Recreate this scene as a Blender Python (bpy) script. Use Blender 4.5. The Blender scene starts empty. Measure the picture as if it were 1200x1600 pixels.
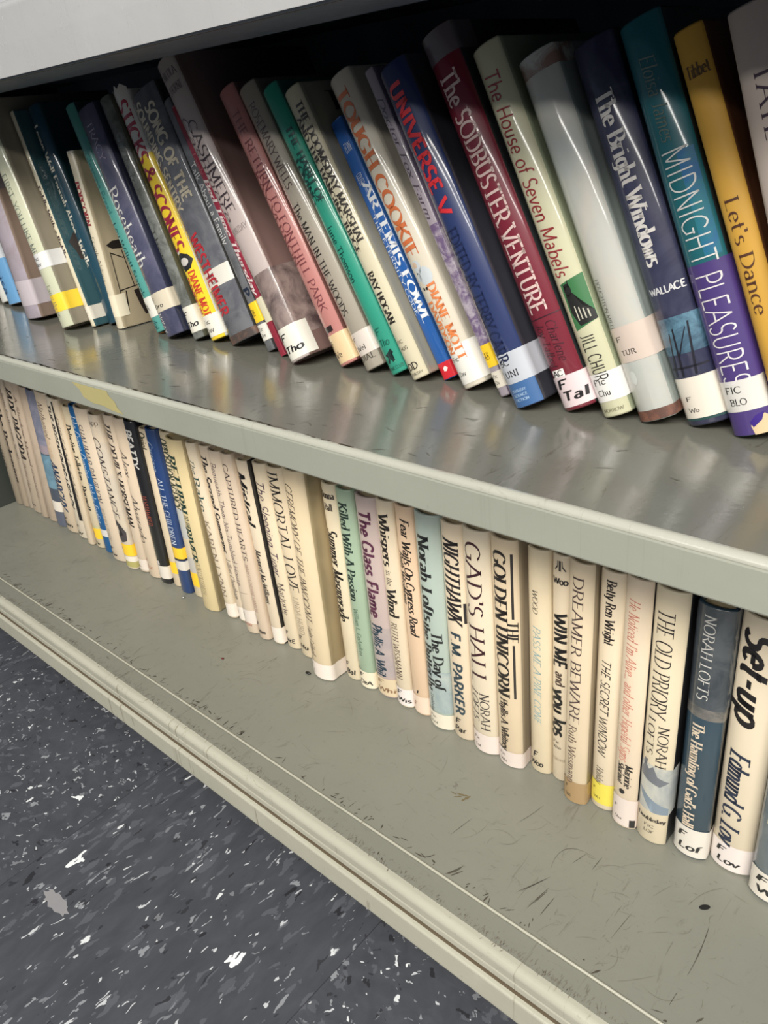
import bpy, bmesh, math, random
from mathutils import Matrix, Vector
random.seed(7)
C = bpy.context.scene.collection
SC = bpy.context.scene

# ---------------------------------------------------------------- camera
cam_d = bpy.data.cameras.new('camera'); cam = bpy.data.objects.new('camera', cam_d); C.objects.link(cam)
cam_d.sensor_fit = 'VERTICAL'; cam_d.sensor_height = 36.0; cam_d.sensor_width = 27.0
cam_d.lens = 36.0*1236.5/1600.0; cam_d.clip_start = 0.01; cam_d.clip_end = 60
RIGHT = Vector((0.73876395, 0.66660512, -0.09932492)); DOWN = Vector((0.23946142, -0.397377, -0.88586102)); FWD = Vector((-0.62998893, 0.6306577, -0.45319401))
m = Matrix.Identity(4)
for i in range(3):
    m[i][0] = RIGHT[i]; m[i][1] = -DOWN[i]; m[i][2] = -FWD[i]
cam.matrix_world = m
SC.camera = cam

# ---------------------------------------------------------------- light and exposure
W = bpy.data.worlds.new('room'); SC.world = W; W.use_nodes = True
bg = W.node_tree.nodes['Background']; bg.inputs[0].default_value = (0.66, 0.80, 1.0, 1); bg.inputs[1].default_value = 0.10
def area(name, loc, size, power, col, target):
    d = bpy.data.lights.new(name, 'AREA'); d.shape = 'RECTANGLE'; d.size, d.size_y = size
    d.energy = power; d.color = col
    o = bpy.data.objects.new(name, d); C.objects.link(o); o.location = loc
    o.rotation_euler = (Vector(target)-Vector(loc)).to_track_quat('-Z', 'Y').to_euler()
    return o
area('ceiling_light', (0.9, -1.85, 1.95), (3.2, 0.50), 178, (1.0, 0.95, 0.87), (0.5, -0.9, 0))
area('ceiling_light', (0.6, -3.7, 1.95), (5.0, 0.10), 62, (1.0, 0.96, 0.90), (0.3, -1.0, 0))
area('ceiling_light', (0.4, -0.75, 1.95), (2.4, 0.30), 26, (0.90, 0.95, 1.0), (0.2, -0.5, 0))
SC.view_settings.view_transform = 'Standard'; SC.view_settings.look = 'None'
SC.view_settings.gamma = 1.0; SC.view_settings.use_curve_mapping = False
SC.view_settings.exposure = 0.08

# ---------------------------------------------------------------- helpers
def lin(c):
    return tuple((v/255/12.92) if v/255 <= 0.04045 else ((v/255+0.055)/1.055)**2.4 for v in c)
def link_obj(name, bm, mats, parent=None, smooth=False):
    me = bpy.data.meshes.new(name); bm.to_mesh(me); bm.free()
    for mm in (mats if isinstance(mats, (list, tuple)) else [mats]): me.materials.append(mm)
    if smooth:
        for p in me.polygons: p.use_smooth = True
    o = bpy.data.objects.new(name, me); C.objects.link(o)
    if parent: o.parent = parent
    return o
def empty(name, loc, label=None, cat=None, group=None):
    o = bpy.data.objects.new(name, None); C.objects.link(o); o.location = loc; o.empty_display_size = 0.02
    if label: o['label'] = label
    if cat: o['category'] = cat
    if group: o['group'] = group
    return o
class NT:
    def __init__(s, name):
        s.m = bpy.data.materials.new(name); s.m.use_nodes = True; s.t = s.m.node_tree; s.p = s.t.nodes['Principled BSDF']
    def n(s, kind, **kw):
        x = s.t.nodes.new(kind)
        for k, v in kw.items(): setattr(x, k, v)
        return x
    def l(s, a, b): s.t.links.new(a, b)
    def math(s, op, a, b=None, c=None, clamp=False):
        x = s.n('ShaderNodeMath', operation=op); x.use_clamp = clamp
        for i, v in enumerate((a, b, c)):
            if v is None: continue
            if isinstance(v, (int, float)): x.inputs[i].default_value = v
            else: s.l(v, x.inputs[i])
        return x.outputs[0]
    def mix(s, f, a, b):
        x = s.n('ShaderNodeMix', data_type='RGBA')
        if isinstance(f, (int, float)): x.inputs[0].default_value = f
        else: s.l(f, x.inputs[0])
        for i, v in ((6, a), (7, b)):
            if isinstance(v, tuple): x.inputs[i].default_value = (*v[:3], 1)
            else: s.l(v, x.inputs[i])
        return x.outputs[2]
    def mapping(s, src, scale=(1, 1, 1), loc=(0, 0, 0), rot=(0, 0, 0)):
        x = s.n('ShaderNodeMapping'); x.inputs['Scale'].default_value = scale; x.inputs['Location'].default_value = loc; x.inputs['Rotation'].default_value = rot
        s.l(src, x.inputs[0]); return x.outputs[0]
    def noise(s, vec, scale, detail=3, rough=0.55, dist=0.0):
        x = s.n('ShaderNodeTexNoise'); x.inputs['Scale'].default_value = scale; x.inputs['Detail'].default_value = detail
        x.inputs['Roughness'].default_value = rough; x.inputs['Distortion'].default_value = dist
        s.l(vec, x.inputs['Vector']); return x.outputs['Fac']
    def ramp(s, f, a, b, lo=0.0, hi=1.0):
        x = s.n('ShaderNodeMapRange'); x.clamp = True
        for i, v in enumerate((a, b, lo, hi)): x.inputs[i+1].default_value = v
        s.l(f, x.inputs[0]); return x.outputs[0]

_mc = {}
def cover_mat(col, col2=None, gloss=1, nscale=18, tone='paper'):
    """printed jacket paper under a clear glossy film (gloss 1), bare cloth or paper (gloss 0)"""
    key = (col, col2, gloss, nscale)
    if key in _mc: return _mc[key]
    t = NT(tone); a = lin(col)
    co = t.n('ShaderNodeTexCoord').outputs['Object']
    base = None
    if col2:
        f = t.ramp(t.noise(co, nscale, 5, 0.65, 0.8), 0.40, 0.60)
        base = t.mix(f, a, lin(col2))
    dirt = t.ramp(t.noise(t.mapping(co, (1, 1, 0.5)), 55, 4), 0.35, 0.75, 0.0, 0.16)
    d = tuple(v*0.62 for v in a)
    c = t.mix(dirt, base if base else a, d)
    t.l(c, t.p.inputs['Base Color'])
    t.p.inputs['Roughness'].default_value = 0.45 if gloss else 0.6
    if gloss:
        t.p.inputs['Coat Weight'].default_value = 1.0 if gloss == 1 else 0.45
        t.p.inputs['Coat Roughness'].default_value = 0.10 if gloss == 1 else 0.22
        b = t.n('ShaderNodeBump'); b.inputs['Strength'].default_value = 0.35; b.inputs['Distance'].default_value = 0.0010
        nz = t.noise(t.mapping(co, (1, 1, 0.16)), 70, 2)
        t.l(nz, b.inputs['Height']); t.l(b.outputs[0], t.p.inputs['Coat Normal'])
    _mc[key] = t.m
    return t.m
def ink(col, gloss=1): return cover_mat(col, None, gloss, 18, 'ink')

# ---------------------------------------------------------------- a stroke alphabet with serifs
G = {
'A':(76,'0,0 37,100;37,100 76,0;14,36 62,36'),'B':(64,'12,0 12,100;12,100 32,100 @32,76,24,24,90,-90 12,52;32,52 @34,26,28,26,90,-90 12,0'),
'C':(72,'@38,50,36,51,42,318'),'D':(76,'12,0 12,100;12,100 30,100 @30,50,42,50,90,-90 12,0'),'E':(60,'12,0 12,100;12,100 56,100;12,53 46,53;12,0 58,0'),
'F':(56,'12,0 12,100;12,100 56,100;12,53 44,53'),'G':(78,'@38,50,36,51,42,300 68,12;68,44 68,8;48,44 76,44'),'H':(76,'12,0 12,100;64,0 64,100;12,52 64,52'),
'I':(30,'15,0 15,100'),'J':(42,'28,100 28,20 @14,20,14,20,0,-110'),'K':(70,'12,0 12,100;64,100 14,46;30,62 68,0'),'L':(56,'12,0 12,100;12,0 54,0'),
'M':(90,'12,0 12,100;12,100 45,10;45,10 78,100;78,100 78,0'),'N':(76,'12,0 12,100;12,100 64,0;64,0 64,100'),'O':(80,'@40,50,37,51,90,450'),
'P':(60,'12,0 12,100;12,100 32,100 @32,74,25,26,90,-90 12,48'),'Q':(80,'@40,50,37,51,90,450;46,20 78,-14'),'R':(68,'12,0 12,100;12,100 32,100 @32,74,25,26,90,-90 12,48;34,48 66,0'),
'S':(54,'@27,75,20,25,35,270 @27,25,22,26,90,-145'),'T':(68,'34,0 34,100;4,100 64,100'),'U':(74,'12,100 12,32 @37,32,25,33,180,360 62,100'),
'V':(72,'0,100 36,0;36,0 72,100'),'W':(104,'0,100 27,0;27,0 52,90;52,90 77,0;77,0 104,100'),'X':(72,'2,0 66,100;4,100 70,0'),'Y':(70,'0,100 35,48;70,100 35,48;35,48 35,0'),
'Z':(66,'62,100 4,0;6,100 62,100;4,0 64,0'),
'a':(50,'@24,46,15,20,150,0 39,0;@23,18,17,19,20,340'),'b':(54,'10,104 10,0;@30,33,21,34,150,-150'),'c':(46,'@27,33,22,34,45,315'),'d':(56,'46,104 46,0;@26,33,21,34,30,330'),
'e':(50,'8,36 44,36;@26,33,20,34,5,320'),'f':(32,'14,0 14,80 @28,84,14,20,180,60;2,64 28,64'),'g':(52,'44,66 44,-6 @25,-8,19,20,0,-140;@26,33,19,33,30,330'),
'h':(56,'10,104 10,0;10,40 @28,42,18,24,180,0 46,0'),'i':(24,'12,0 12,66;12,88 12,94'),'j':(24,'14,66 14,-10 @2,-10,12,18,0,-100;14,88 14,94'),
'k':(50,'10,104 10,0;44,66 12,28;24,38 46,0'),'l':(24,'12,0 12,104'),'m':(82,'10,0 10,66;10,42 @25,42,15,24,180,0 40,0;40,42 @56,42,16,24,180,0 72,0'),
'n':(56,'10,0 10,66;10,42 @28,42,18,24,180,0 46,0'),'o':(52,'@26,33,23,34,90,450'),'p':(54,'10,66 10,-28;@30,33,21,34,150,-150'),'q':(54,'44,66 44,-28;@26,33,20,34,30,330'),
'r':(40,'10,0 10,66;10,40 @26,44,16,22,180,60'),'s':(40,'@20,49,14,17,35,270 @20,16,16,17,90,-145'),'t':(32,'14,92 14,16 @26,16,12,17,180,300;2,64 28,64'),
'u':(56,'10,66 10,24 @27,24,17,25,180,360 44,66;44,60 44,0'),'v':(50,'2,66 25,0;25,0 48,66'),'w':(74,'0,66 19,0;19,0 37,60;37,60 55,0;55,0 74,66'),'x':(50,'4,0 46,66;4,66 46,0'),
'y':(50,'2,66 26,0;48,66 20,-28'),'z':(46,'44,66 4,0;4,66 44,66;4,0 46,0'),
"'":(16,'8,104 8,84'),'.':(20,'10,0 10,5'),',':(20,'10,5 6,-12'),'-':(40,'6,34 34,34'),'/':(40,'0,-20 40,110'),'|':(30,'15,-30 15,110'),
'&':(80,'72,60 @34,28,32,30,20,-180 @2,28,0,0,0,0 50,76 @36,84,14,18,-20,180 22,80 74,0'),':':(20,'10,6 10,12;10,54 10,60'),'!':(24,'12,104 12,28;12,0 12,5'),
'1':(40,'20,0 20,100'),'3':(50,'@24,74,18,26,150,-80 @24,26,20,26,90,-150'),'8':(54,'@27,76,18,24,90,450;@27,27,22,27,90,450'),'0':(56,'@28,50,24,51,90,450'),
}
NIB = {'serif':(4.6, 1.7, 8, 0), 'serifi':(4.4, 1.7, 6, .24), 'light':(3.0, 1.5, 6, 0), 'lighti':(3.0, 1.5, 5, .24), 'bold':(8.6, 2.6, 9, 0), 'boldi':(8.6, 2.6, 8, .24),
       'sans':(4.2, 4.0, 0, 0), 'sansl':(2.8, 2.8, 0, 0), 'sansb':(8.5, 7.0, 0, 0), 'sansbi':(8.5, 7.0, 0, .25), 'sansi':(4.0, 4.0, 0, .2), 'pen':(7.5, 7.0, 0, .10), 'type':(4.6, 4.2, 5, 0), 'slab':(6.0, 4.5, 12, 0)}
def glyph_strokes(ch):
    w, s = G[ch]; out = []
    for st in s.split(';'):
        pts = []
        for tk in st.split():
            if tk[0] == '@':
                cx, cy, rx, ry, a0, a1 = map(float, tk[1:].split(','))
                n = max(1, int(abs(a1-a0)/22))
                for k in range(n+1):
                    a = math.radians(a0+(a1-a0)*k/n); q = (cx+rx*math.cos(a), cy+ry*math.sin(a))
                    if not pts or (abs(q[0]-pts[-1][0])+abs(q[1]-pts[-1][1])) > 0.5: pts.append(q)
            else:
                pts.append(tuple(map(float, tk.split(','))))
        out.append(pts)
    return w, out
def text_quads(s, style):
    """-> list of quads in glyph units and the text width"""
    a, b, sf, sh = NIB[style]; a *= 1.25; b *= 1.2; x0 = 0.0; Q = []
    for ch in s:
        if ch == ' ': x0 += 36; continue
        if ch not in G: continue
        w, strokes = glyph_strokes(ch)
        for pts in strokes:
            n = len(pts); L = []; R = []
            for i, p in enumerate(pts):
                q0 = pts[max(0, i-1)]; q1 = pts[min(n-1, i+1)]
                dx, dy = q1[0]-q0[0], q1[1]-q0[1]; d = math.hypot(dx, dy) or 1
                nx, ny = -dy/d, dx/d; k = math.sqrt(a*a*nx*nx+b*b*ny*ny)
                ox, oy = a*a*nx/k, b*b*ny/k
                L.append((x0+p[0]+ox, p[1]+oy)); R.append((x0+p[0]-ox, p[1]-oy))
            for i in range(n-1): Q.append([L[i], R[i], R[i+1], L[i+1]])
            if sf:
                for p, q in ((pts[0], pts[1]), (pts[-1], pts[-2])):
                    if abs(q[1]-p[1]) > abs(q[0]-p[0])*0.8 and p[1] in (0, 100, 66, 104, -28):
                        r = sf if not (p[1] in (66, 104)) else 1
                        Q.append([(x0+p[0]-sf-a*.6, p[1]-b), (x0+p[0]+r+a*.6, p[1]-b), (x0+p[0]+r+a*.6, p[1]+b), (x0+p[0]-sf-a*.6, p[1]+b)])
        x0 += w+6
    if sh: Q = [[(x+sh*y, y) for x, y in q] for q in Q]
    return Q, max(x0-6, 1)

# ---------------------------------------------------------------- books
NS = 14
class Bk: pass
def prof(bk, x):
    u = min(1, max(0, x/bk.w)); return -bk.b*(1-abs(2*u-1)**2.3)
def outline(bk, off, yl, yr):
    """path from the left board round the spine to the right board, pushed outward by off"""
    pts = [(-off, yl)]
    if yl > 0.012: pts += [(-off, 0.012), (-off+0.0006, 0.008), (-off, 0.004)]
    for k in range(NS+1):
        x = bk.w*k/NS; y = prof(bk, x); e = 1e-4
        d = (prof(bk, min(bk.w, x+e))-prof(bk, max(0, x-e)))/(min(bk.w, x+e)-max(0, x-e))
        n = math.hypot(d, 1); pts.append((x+d/n*off, y-off/n))
    if yr > 0.012: pts += [(bk.w+off, 0.004), (bk.w+off-0.0006, 0.008), (bk.w+off, 0.012)]
    pts.append((bk.w+off, yr))
    return pts
def jacket(bk, mats):
    bm = bmesh.new(); T = 0.0022 if not bk.soft else 0.0006
    T = min(T, bk.w*.2)
    o = outline(bk, 0, bk.D, bk.D); i = []
    n = len(o)
    for k, (x, y) in enumerate(o):
        a = o[max(0, k-1)]; c = o[min(n-1, k+1)]; dx, dy = c[0]-a[0], c[1]-a[1]; d = math.hypot(dx, dy)
        i.append((x-dy/d*T, y+dx/d*T))
    zs = [0, 0.0012, bk.H-0.0012, bk.H]
    ins = [0.0007, 0, 0, 0.0007]
    rows = []
    for z, s in zip(zs, ins):
        rows.append([bm.verts.new((x+(s if x < bk.w/2 else -s) if abs(x-bk.w/2) > bk.w*.49 else x, y+(s if y < 0.001 else 0), z)) for x, y in o])
    ri = [[bm.verts.new((x, y, z)) for x, y in i] for z in (0, bk.H)]
    for a, b in zip(rows, rows[1:]):
        for k in range(n-1):
            f = bm.faces.new((a[k], a[k+1], b[k+1], b[k])); f.smooth = True
            f.material_index = 1 if k >= n-5 else 0
    for k in range(n-1):
        bm.faces.new((ri[0][k+1], ri[0][k], ri[1][k], ri[1][k+1]))
        bm.faces.new((rows[0][k+1], rows[0][k], ri[0][k], ri[0][k+1]))
        bm.faces.new((rows[-1][k], rows[-1][k+1], ri[1][k+1], ri[1][k]))
    for k in (0, n-1):
        vs = [r[k] for r in rows]+[ri[1][k], ri[0][k]]
        bm.faces.new(vs if k == 0 else vs[::-1])
    return link_obj('dust_jacket' if not bk.soft else 'paper_cover', bm, mats, bk.root)
def pages(bk):
    T = 0.0024 if not bk.soft else 0.0007
    T = min(T, bk.w*.22)
    bm = bmesh.new(); ins = 0.003 if not bk.soft else 0.0
    x0, x1, y0, y1, z0, z1 = T, bk.w-T, 0.002, bk.D-0.004, ins, bk.H-ins
    vs = [bm.verts.new(p) for p in ((x0,y0,z0),(x1,y0,z0),(x1,y1,z0),(x0,y1,z0),(x0,y0,z1),(x1,y0,z1),(x1,y1,z1),(x0,y1,z1))]
    for f in ((3,2,1,0),(4,5,6,7),(0,1,5,4),(1,2,6,5),(2,3,7,6),(3,0,4,7)): bm.faces.new([vs[k] for k in f])
    link_obj('page_block', bm, PAPER, bk.root)
def strip(bk, name, v0, v1, mat, off=0.00012, wl=0.02, wr=0.02, u0=0, u1=1, slant=0.0, label=None):
    """a printed band or a stuck label following the spine; wl / wr = how far it runs on to the boards"""
    bm = bmesh.new(); pts = outline(bk, off, max(wl, 1e-4), max(wr, 1e-4))
    if u0 > 0 or u1 < 1: pts = [p for p in outline(bk, off, .001, .001)[1:-1] if u0-1e-6 <= p[0]/bk.w <= u1+1e-6]
    nz = 6
    grid = []
    for j in range(nz+1):
        z = bk.H*(1-(v1+(v0-v1)*j/nz))
        grid.append([bm.verts.new((x, y, max(.0006, min(bk.H-.0006, z+slant*(x/bk.w-.5)*bk.w)))) for x, y in pts])
    for a, b in zip(grid, grid[1:]):
        for k in range(len(pts)-1):
            f = bm.faces.new((a[k], a[k+1], b[k+1], b[k])); f.smooth = True
    o = link_obj(name, bm, mat, bk.root)
    if label: o['label'] = label
    return o
def conform(bk, bm, off):
    for k in range(1, NS):
        x = bk.w*k/NS
        bmesh.ops.bisect_plane(bm, geom=bm.verts[:]+bm.edges[:]+bm.faces[:], plane_co=(x, 0, 0), plane_no=(1, 0, 0))
    for v in bm.verts: v.co.y = prof_off(bk, v.co.x, off)
def prof_off(bk, x, off):
    k = min(NS-1, max(0, int(x/bk.w*NS))); xa = bk.w*k/NS; xb = bk.w*(k+1)/NS
    t = (x-xa)/(xb-xa); return prof(bk, xa)*(1-t)+prof(bk, xb)*t-off
def text(bk, name, s, v0, v1, uc, uh, style, col, off=0.00032, across=False, up=False, parent=None):
    Q, tw = text_quads(s, style); bm = bmesh.new()
    for q in Q:
        vs = []
        for gx, gy in q:
            if across:   # v0 = baseline, v1 = cap height in v, uc = left u, uh = text width in u
                x = (uc+gx/tw*uh)*bk.w; z = bk.H*(1-v0)+gy/100*v1*bk.H
            else:
                x = (uc-uh/2+gy/100*uh)*bk.w; z = bk.H*(1-(v0+gx/tw*(v1-v0)))
            vs.append(bm.verts.new((min(bk.w*.995, max(bk.w*.005, x)), 0, z)))
        try: bm.faces.new(vs)
        except ValueError: pass
    conform(bk, bm, off)
    bmesh.ops.dissolve_degenerate(bm, dist=1e-6, edges=bm.edges[:])
    for f in bm.faces:
        f.smooth = True
    bm.normal_update()
    for f in bm.faces:
        if f.normal.y > 0: f.normal_flip()
    return link_obj(name, bm, ink(col, bk.gloss), parent or bk.root)
def shape(bk, name, polys, mat, off=0.0002, parent=None):
    """flat printed figures: polys of (u, v)"""
    bm = bmesh.new()
    for P in polys:
        vs = [bm.verts.new((min(.995, max(.005, u))*bk.w, 0, bk.H*(1-v))) for u, v in P]
        try: f = bm.faces.new(vs)
        except ValueError: continue
    bmesh.ops.triangulate(bm, faces=bm.faces[:])
    conform(bk, bm, off)
    bm.normal_update()
    for f in bm.faces:
        f.smooth = True
        if f.normal.y > 0: f.normal_flip()
    return link_obj(name, bm, mat, parent or bk.root)
def side_shape(bk, name, polys, mat, off=0.0002):
    """figures printed on the right-hand board: polys of (depth in metres, v)"""
    bm = bmesh.new()
    for P in polys:
        vs = [bm.verts.new((bk.w+off, y, bk.H*(1-v))) for y, v in P]
        try: f = bm.faces.new(vs)
        except ValueError: continue
        f.normal_update()
        if f.normal.x < 0: f.normal_flip()
    return link_obj(name, bm, mat, bk.root)
def side_text(bk, name, s, y0, y1, v, h, style, col, off=0.0003):
    Q, tw = text_quads(s, style); bm = bmesh.new()
    for q in Q:
        f = bm.faces.new([bm.verts.new((bk.w+off, y0+gx/tw*(y1-y0), bk.H*(1-v)+gy/100*h)) for gx, gy in q]); f.normal_update()
        if f.normal.x < 0: f.normal_flip()
    return link_obj(name, bm, ink(col, bk.gloss), bk.root)
def ell(cu, cv, ru, rv, n=14, a0=0, a1=360):
    return [(cu+ru*math.cos(math.radians(a0+(a1-a0)*k/n)), cv+rv*math.sin(math.radians(a0+(a1-a0)*k/n))) for k in range(n)]

PAPER = (lambda t: (t.l(t.mix(t.noise(t.mapping(t.n('ShaderNodeTexCoord').outputs['Object'], (900, 1, 1)), 3, 2), lin((222, 205, 170)), lin((178, 158, 122))), t.p.inputs['Base Color']), t.m)[1])(NT('page_edges'))
WHITE = (232, 226, 216)
YEL = (250, 205, 50)
def book(key, label, col, cover=None, col2=None, ns=18, gloss=1, bulge=None, soft=False, depth=0.145, group=None):
    x, y, w, H, lean = GEO[key]
    bk = Bk(); bk.w = w; bk.H = H; bk.D = depth; bk.gloss = gloss; bk.soft = soft
    bk.b = bulge if bulge is not None else min(0.0052, w*0.20)
    upper = key in UPPER
    z = -0.19 if upper else -0.50
    th = math.radians(lean)
    root = empty('book', (0, 0, 0), label, 'book', group or ('books leaning on the upper shelf' if upper else 'books standing on the lower shelf'))
    if lean <= 0: root.location = (x, y+bk.b*.4, z+0.0003)
    else:         root.location = (x, y+bk.b*.4, z+0.0003+w*math.sin(th))
    root.rotation_euler = (0, th, 0)
    bk.root = root
    m1 = cover_mat(col, col2, gloss, ns); m2 = cover_mat(cover, None, gloss) if cover else m1
    jacket(bk, [m1, m2]); pages(bk)
    return bk
def lab(bk, v0, v1, col=WHITE, lines=(), wr=0.018, wl=0.006, style='type', inkc=(30, 28, 30), name='spine_label', off=0.00024, u=0.14, tw=0.5, size=None):
    so = strip(bk, name, v0, v1, cover_mat(col, None, bk.gloss), off, wl, wr)
    n = len(lines)
    for k, s in enumerate(lines):
        if not s: continue
        h = size or (v1-v0)/(n+.8)*.55
        base = v0+(v1-v0)*(k+1)/(n+.55)
        wd = tw*((.42, .75, 1.0, 1.3)[len(s)-1] if len(s) < 5 else 1.3)
        text(bk, 'label_lettering', s, base, h, u+(0.05 if k else 0), min(wd, .92-u), style, inkc, 0.00042, across=True, parent=so)
UPPER = ['white_edge', 'white_blue', 'blue_low', 'lilac', 'first', 'fiddle', 'leave', 'popcorn', 'stanek', 'rose', 'grey8', 'sticks', 'song', 'talk', 'bed', 'cashmere', 'pink', 'man', 'green', 'doom', 'artemis', 'tough', 'fox', 'universe', 'sod', 'house', 'tur', 'bright', 'midnight', 'lets', 'taylor']
GEO = {   # x, y of the spine's left foot; thickness, height (metres); lean in degrees
'white_edge':(-1.2068,0.4674,0.0243,0.2415,-18.97),
'white_blue':(-1.1556,0.4558,0.0204,0.2327,-14.72),
'blue_low':(-1.1290,0.4530,0.0354,0.2269,-10.96),
'lilac':(-1.0082,0.4202,0.0410,0.2258,-7.23),
'first':(-0.8978,0.4108,0.0296,0.2396,-14.54),
'fiddle':(-0.8660,0.4314,0.0083,0.2302,-13.88),
'leave':(-0.8558,0.4469,0.0260,0.2309,-14.11),
'popcorn':(-0.8290,0.4416,0.0140,0.1818,-4.00),
'stanek':(-0.7548,0.4454,0.0186,0.2312,-18.79),
'rose':(-0.7237,0.4366,0.0340,0.2226,-18.26),
'grey8':(-0.6857,0.4441,0.0190,0.2323,-18.64),
'sticks':(-0.6625,0.4484,0.0248,0.2330,-19.24),
'song':(-0.6274,0.4459,0.0445,0.2310,-21.15),
'talk':(-0.5741,0.4476,0.0113,0.2293,-22.32),
'bed':(-0.5503,0.4425,0.0080,0.2266,-24.12),
'cashmere':(-0.5211,0.4287,0.0265,0.2608,-25.58),
'pink':(-0.4723,0.4405,0.0217,0.2331,-25.74),
'man':(-0.4429,0.4407,0.0218,0.2346,-26.76),
'green':(-0.4162,0.4420,0.0186,0.2329,-26.99),
'doom':(-0.3920,0.4394,0.0181,0.2286,-26.70),
'artemis':(-0.3704,0.4511,0.0128,0.2035,-26.53),
'tough':(-0.3431,0.4398,0.0215,0.2323,-26.54),
'fox':(-0.3099,0.4390,0.0080,0.2344,-25.59),
'universe':(-0.2871,0.4233,0.0232,0.2298,-25.08),
'sod':(-0.2560,0.4336,0.0239,0.2443,-24.49),
'house':(-0.2284,0.4347,0.0200,0.2310,-23.33),
'tur':(-0.2054,0.4379,0.0240,0.2206,-22.61),
'bright':(-0.1780,0.4449,0.0251,0.2218,-21.60),
'midnight':(-0.1497,0.4417,0.0231,0.2280,-20.71),
'lets':(-0.1209,0.4403,0.0154,0.2216,-20.91),
'taylor':(-0.1031,0.4283,0.0251,0.2221,-17.38),
'dark0':(-1.2311,0.4113,0.0198,0.2115,6.74),
'black1':(-1.2103,0.4133,0.0183,0.2159,8.77),
'thin2':(-1.1910,0.4146,0.0122,0.2213,11.21),
'jade':(-1.1758,0.4136,0.0256,0.2267,12.85),
'small':(-1.1431,0.4111,0.0176,0.2235,11.36),
'plain5':(-1.1210,0.4124,0.0211,0.2177,10.44),
'bluegrey':(-1.0952,0.4116,0.0246,0.2166,9.45),
'anarchy':(-1.0655,0.4113,0.0316,0.2174,8.33),
'regens':(-1.0294,0.4112,0.0260,0.2145,7.38),
'dist':(-0.9953,0.4064,0.0150,0.2169,5.41),
'detect':(-0.9765,0.4098,0.0190,0.2087,4.57),
'bluescript':(-0.9538,0.4095,0.0202,0.2126,3.70),
'shalimar':(-0.9283,0.4054,0.0330,0.2157,2.44),
'constance':(-0.8890,0.4031,0.0242,0.2140,2.08),
'devil':(-0.8640,0.4078,0.0194,0.2161,3.18),
'alex':(-0.8433,0.4081,0.0254,0.2165,3.01),
'beatty':(-0.8162,0.4076,0.0217,0.2178,2.70),
'redthin':(-0.7930,0.4120,0.0158,0.2099,2.48),
'children':(-0.7736,0.4091,0.0207,0.2148,2.13),
'opp':(-0.7516,0.4134,0.0210,0.2141,1.93),
'river':(-0.7214,0.4038,0.0303,0.2150,0.75),
'rake':(-0.6799,0.4079,0.0176,0.2140,-2.09),
'scented':(-0.6615,0.4111,0.0170,0.2134,-1.90),
'bequeath':(-0.6385,0.4028,0.0208,0.2172,-0.74),
'captured':(-0.6158,0.4025,0.0183,0.2182,-1.10),
'mistral':(-0.5961,0.4061,0.0175,0.2137,-1.30),
'tiger':(-0.5779,0.4103,0.0204,0.2139,-0.94),
'immortal':(-0.5555,0.4095,0.0250,0.2156,-1.19),
'ceremony':(-0.5197,0.3934,0.0285,0.2293,1.04),
'donna':(-0.4881,0.4106,0.0182,0.2150,0.67),
'killed':(-0.4679,0.4091,0.0200,0.2155,0.44),
'glass':(-0.4467,0.4113,0.0251,0.2137,0.27),
'whispers':(-0.4199,0.4100,0.0190,0.2164,0.12),
'fear':(-0.4001,0.4110,0.0191,0.2159,0.23),
'norah':(-0.3782,0.4077,0.0255,0.2178,0.55),
'night':(-0.3517,0.4086,0.0213,0.2159,0.45),
'gads':(-0.3285,0.4068,0.0251,0.2181,0.14),
'unicorn':(-0.3021,0.4065,0.0239,0.2183,0.13),
'pine':(-0.2753,0.4144,0.0183,0.2131,0.17),
'win':(-0.2562,0.4162,0.0143,0.2126,0.35),
'dreamer':(-0.2380,0.4036,0.0192,0.2204,0.92),
'secret':(-0.2180,0.4104,0.0189,0.2165,0.92),
'noticed':(-0.1968,0.4044,0.0187,0.2213,0.83),
'priory':(-0.1770,0.4044,0.0224,0.2209,0.78),
'haunting':(-0.1506,0.4086,0.0238,0.2159,0.38),
'setup':(-0.1260,0.4149,0.0278,0.2138,0.42),
'last':(-0.0960,0.4052,0.0267,0.2182,0.62),
}

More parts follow.
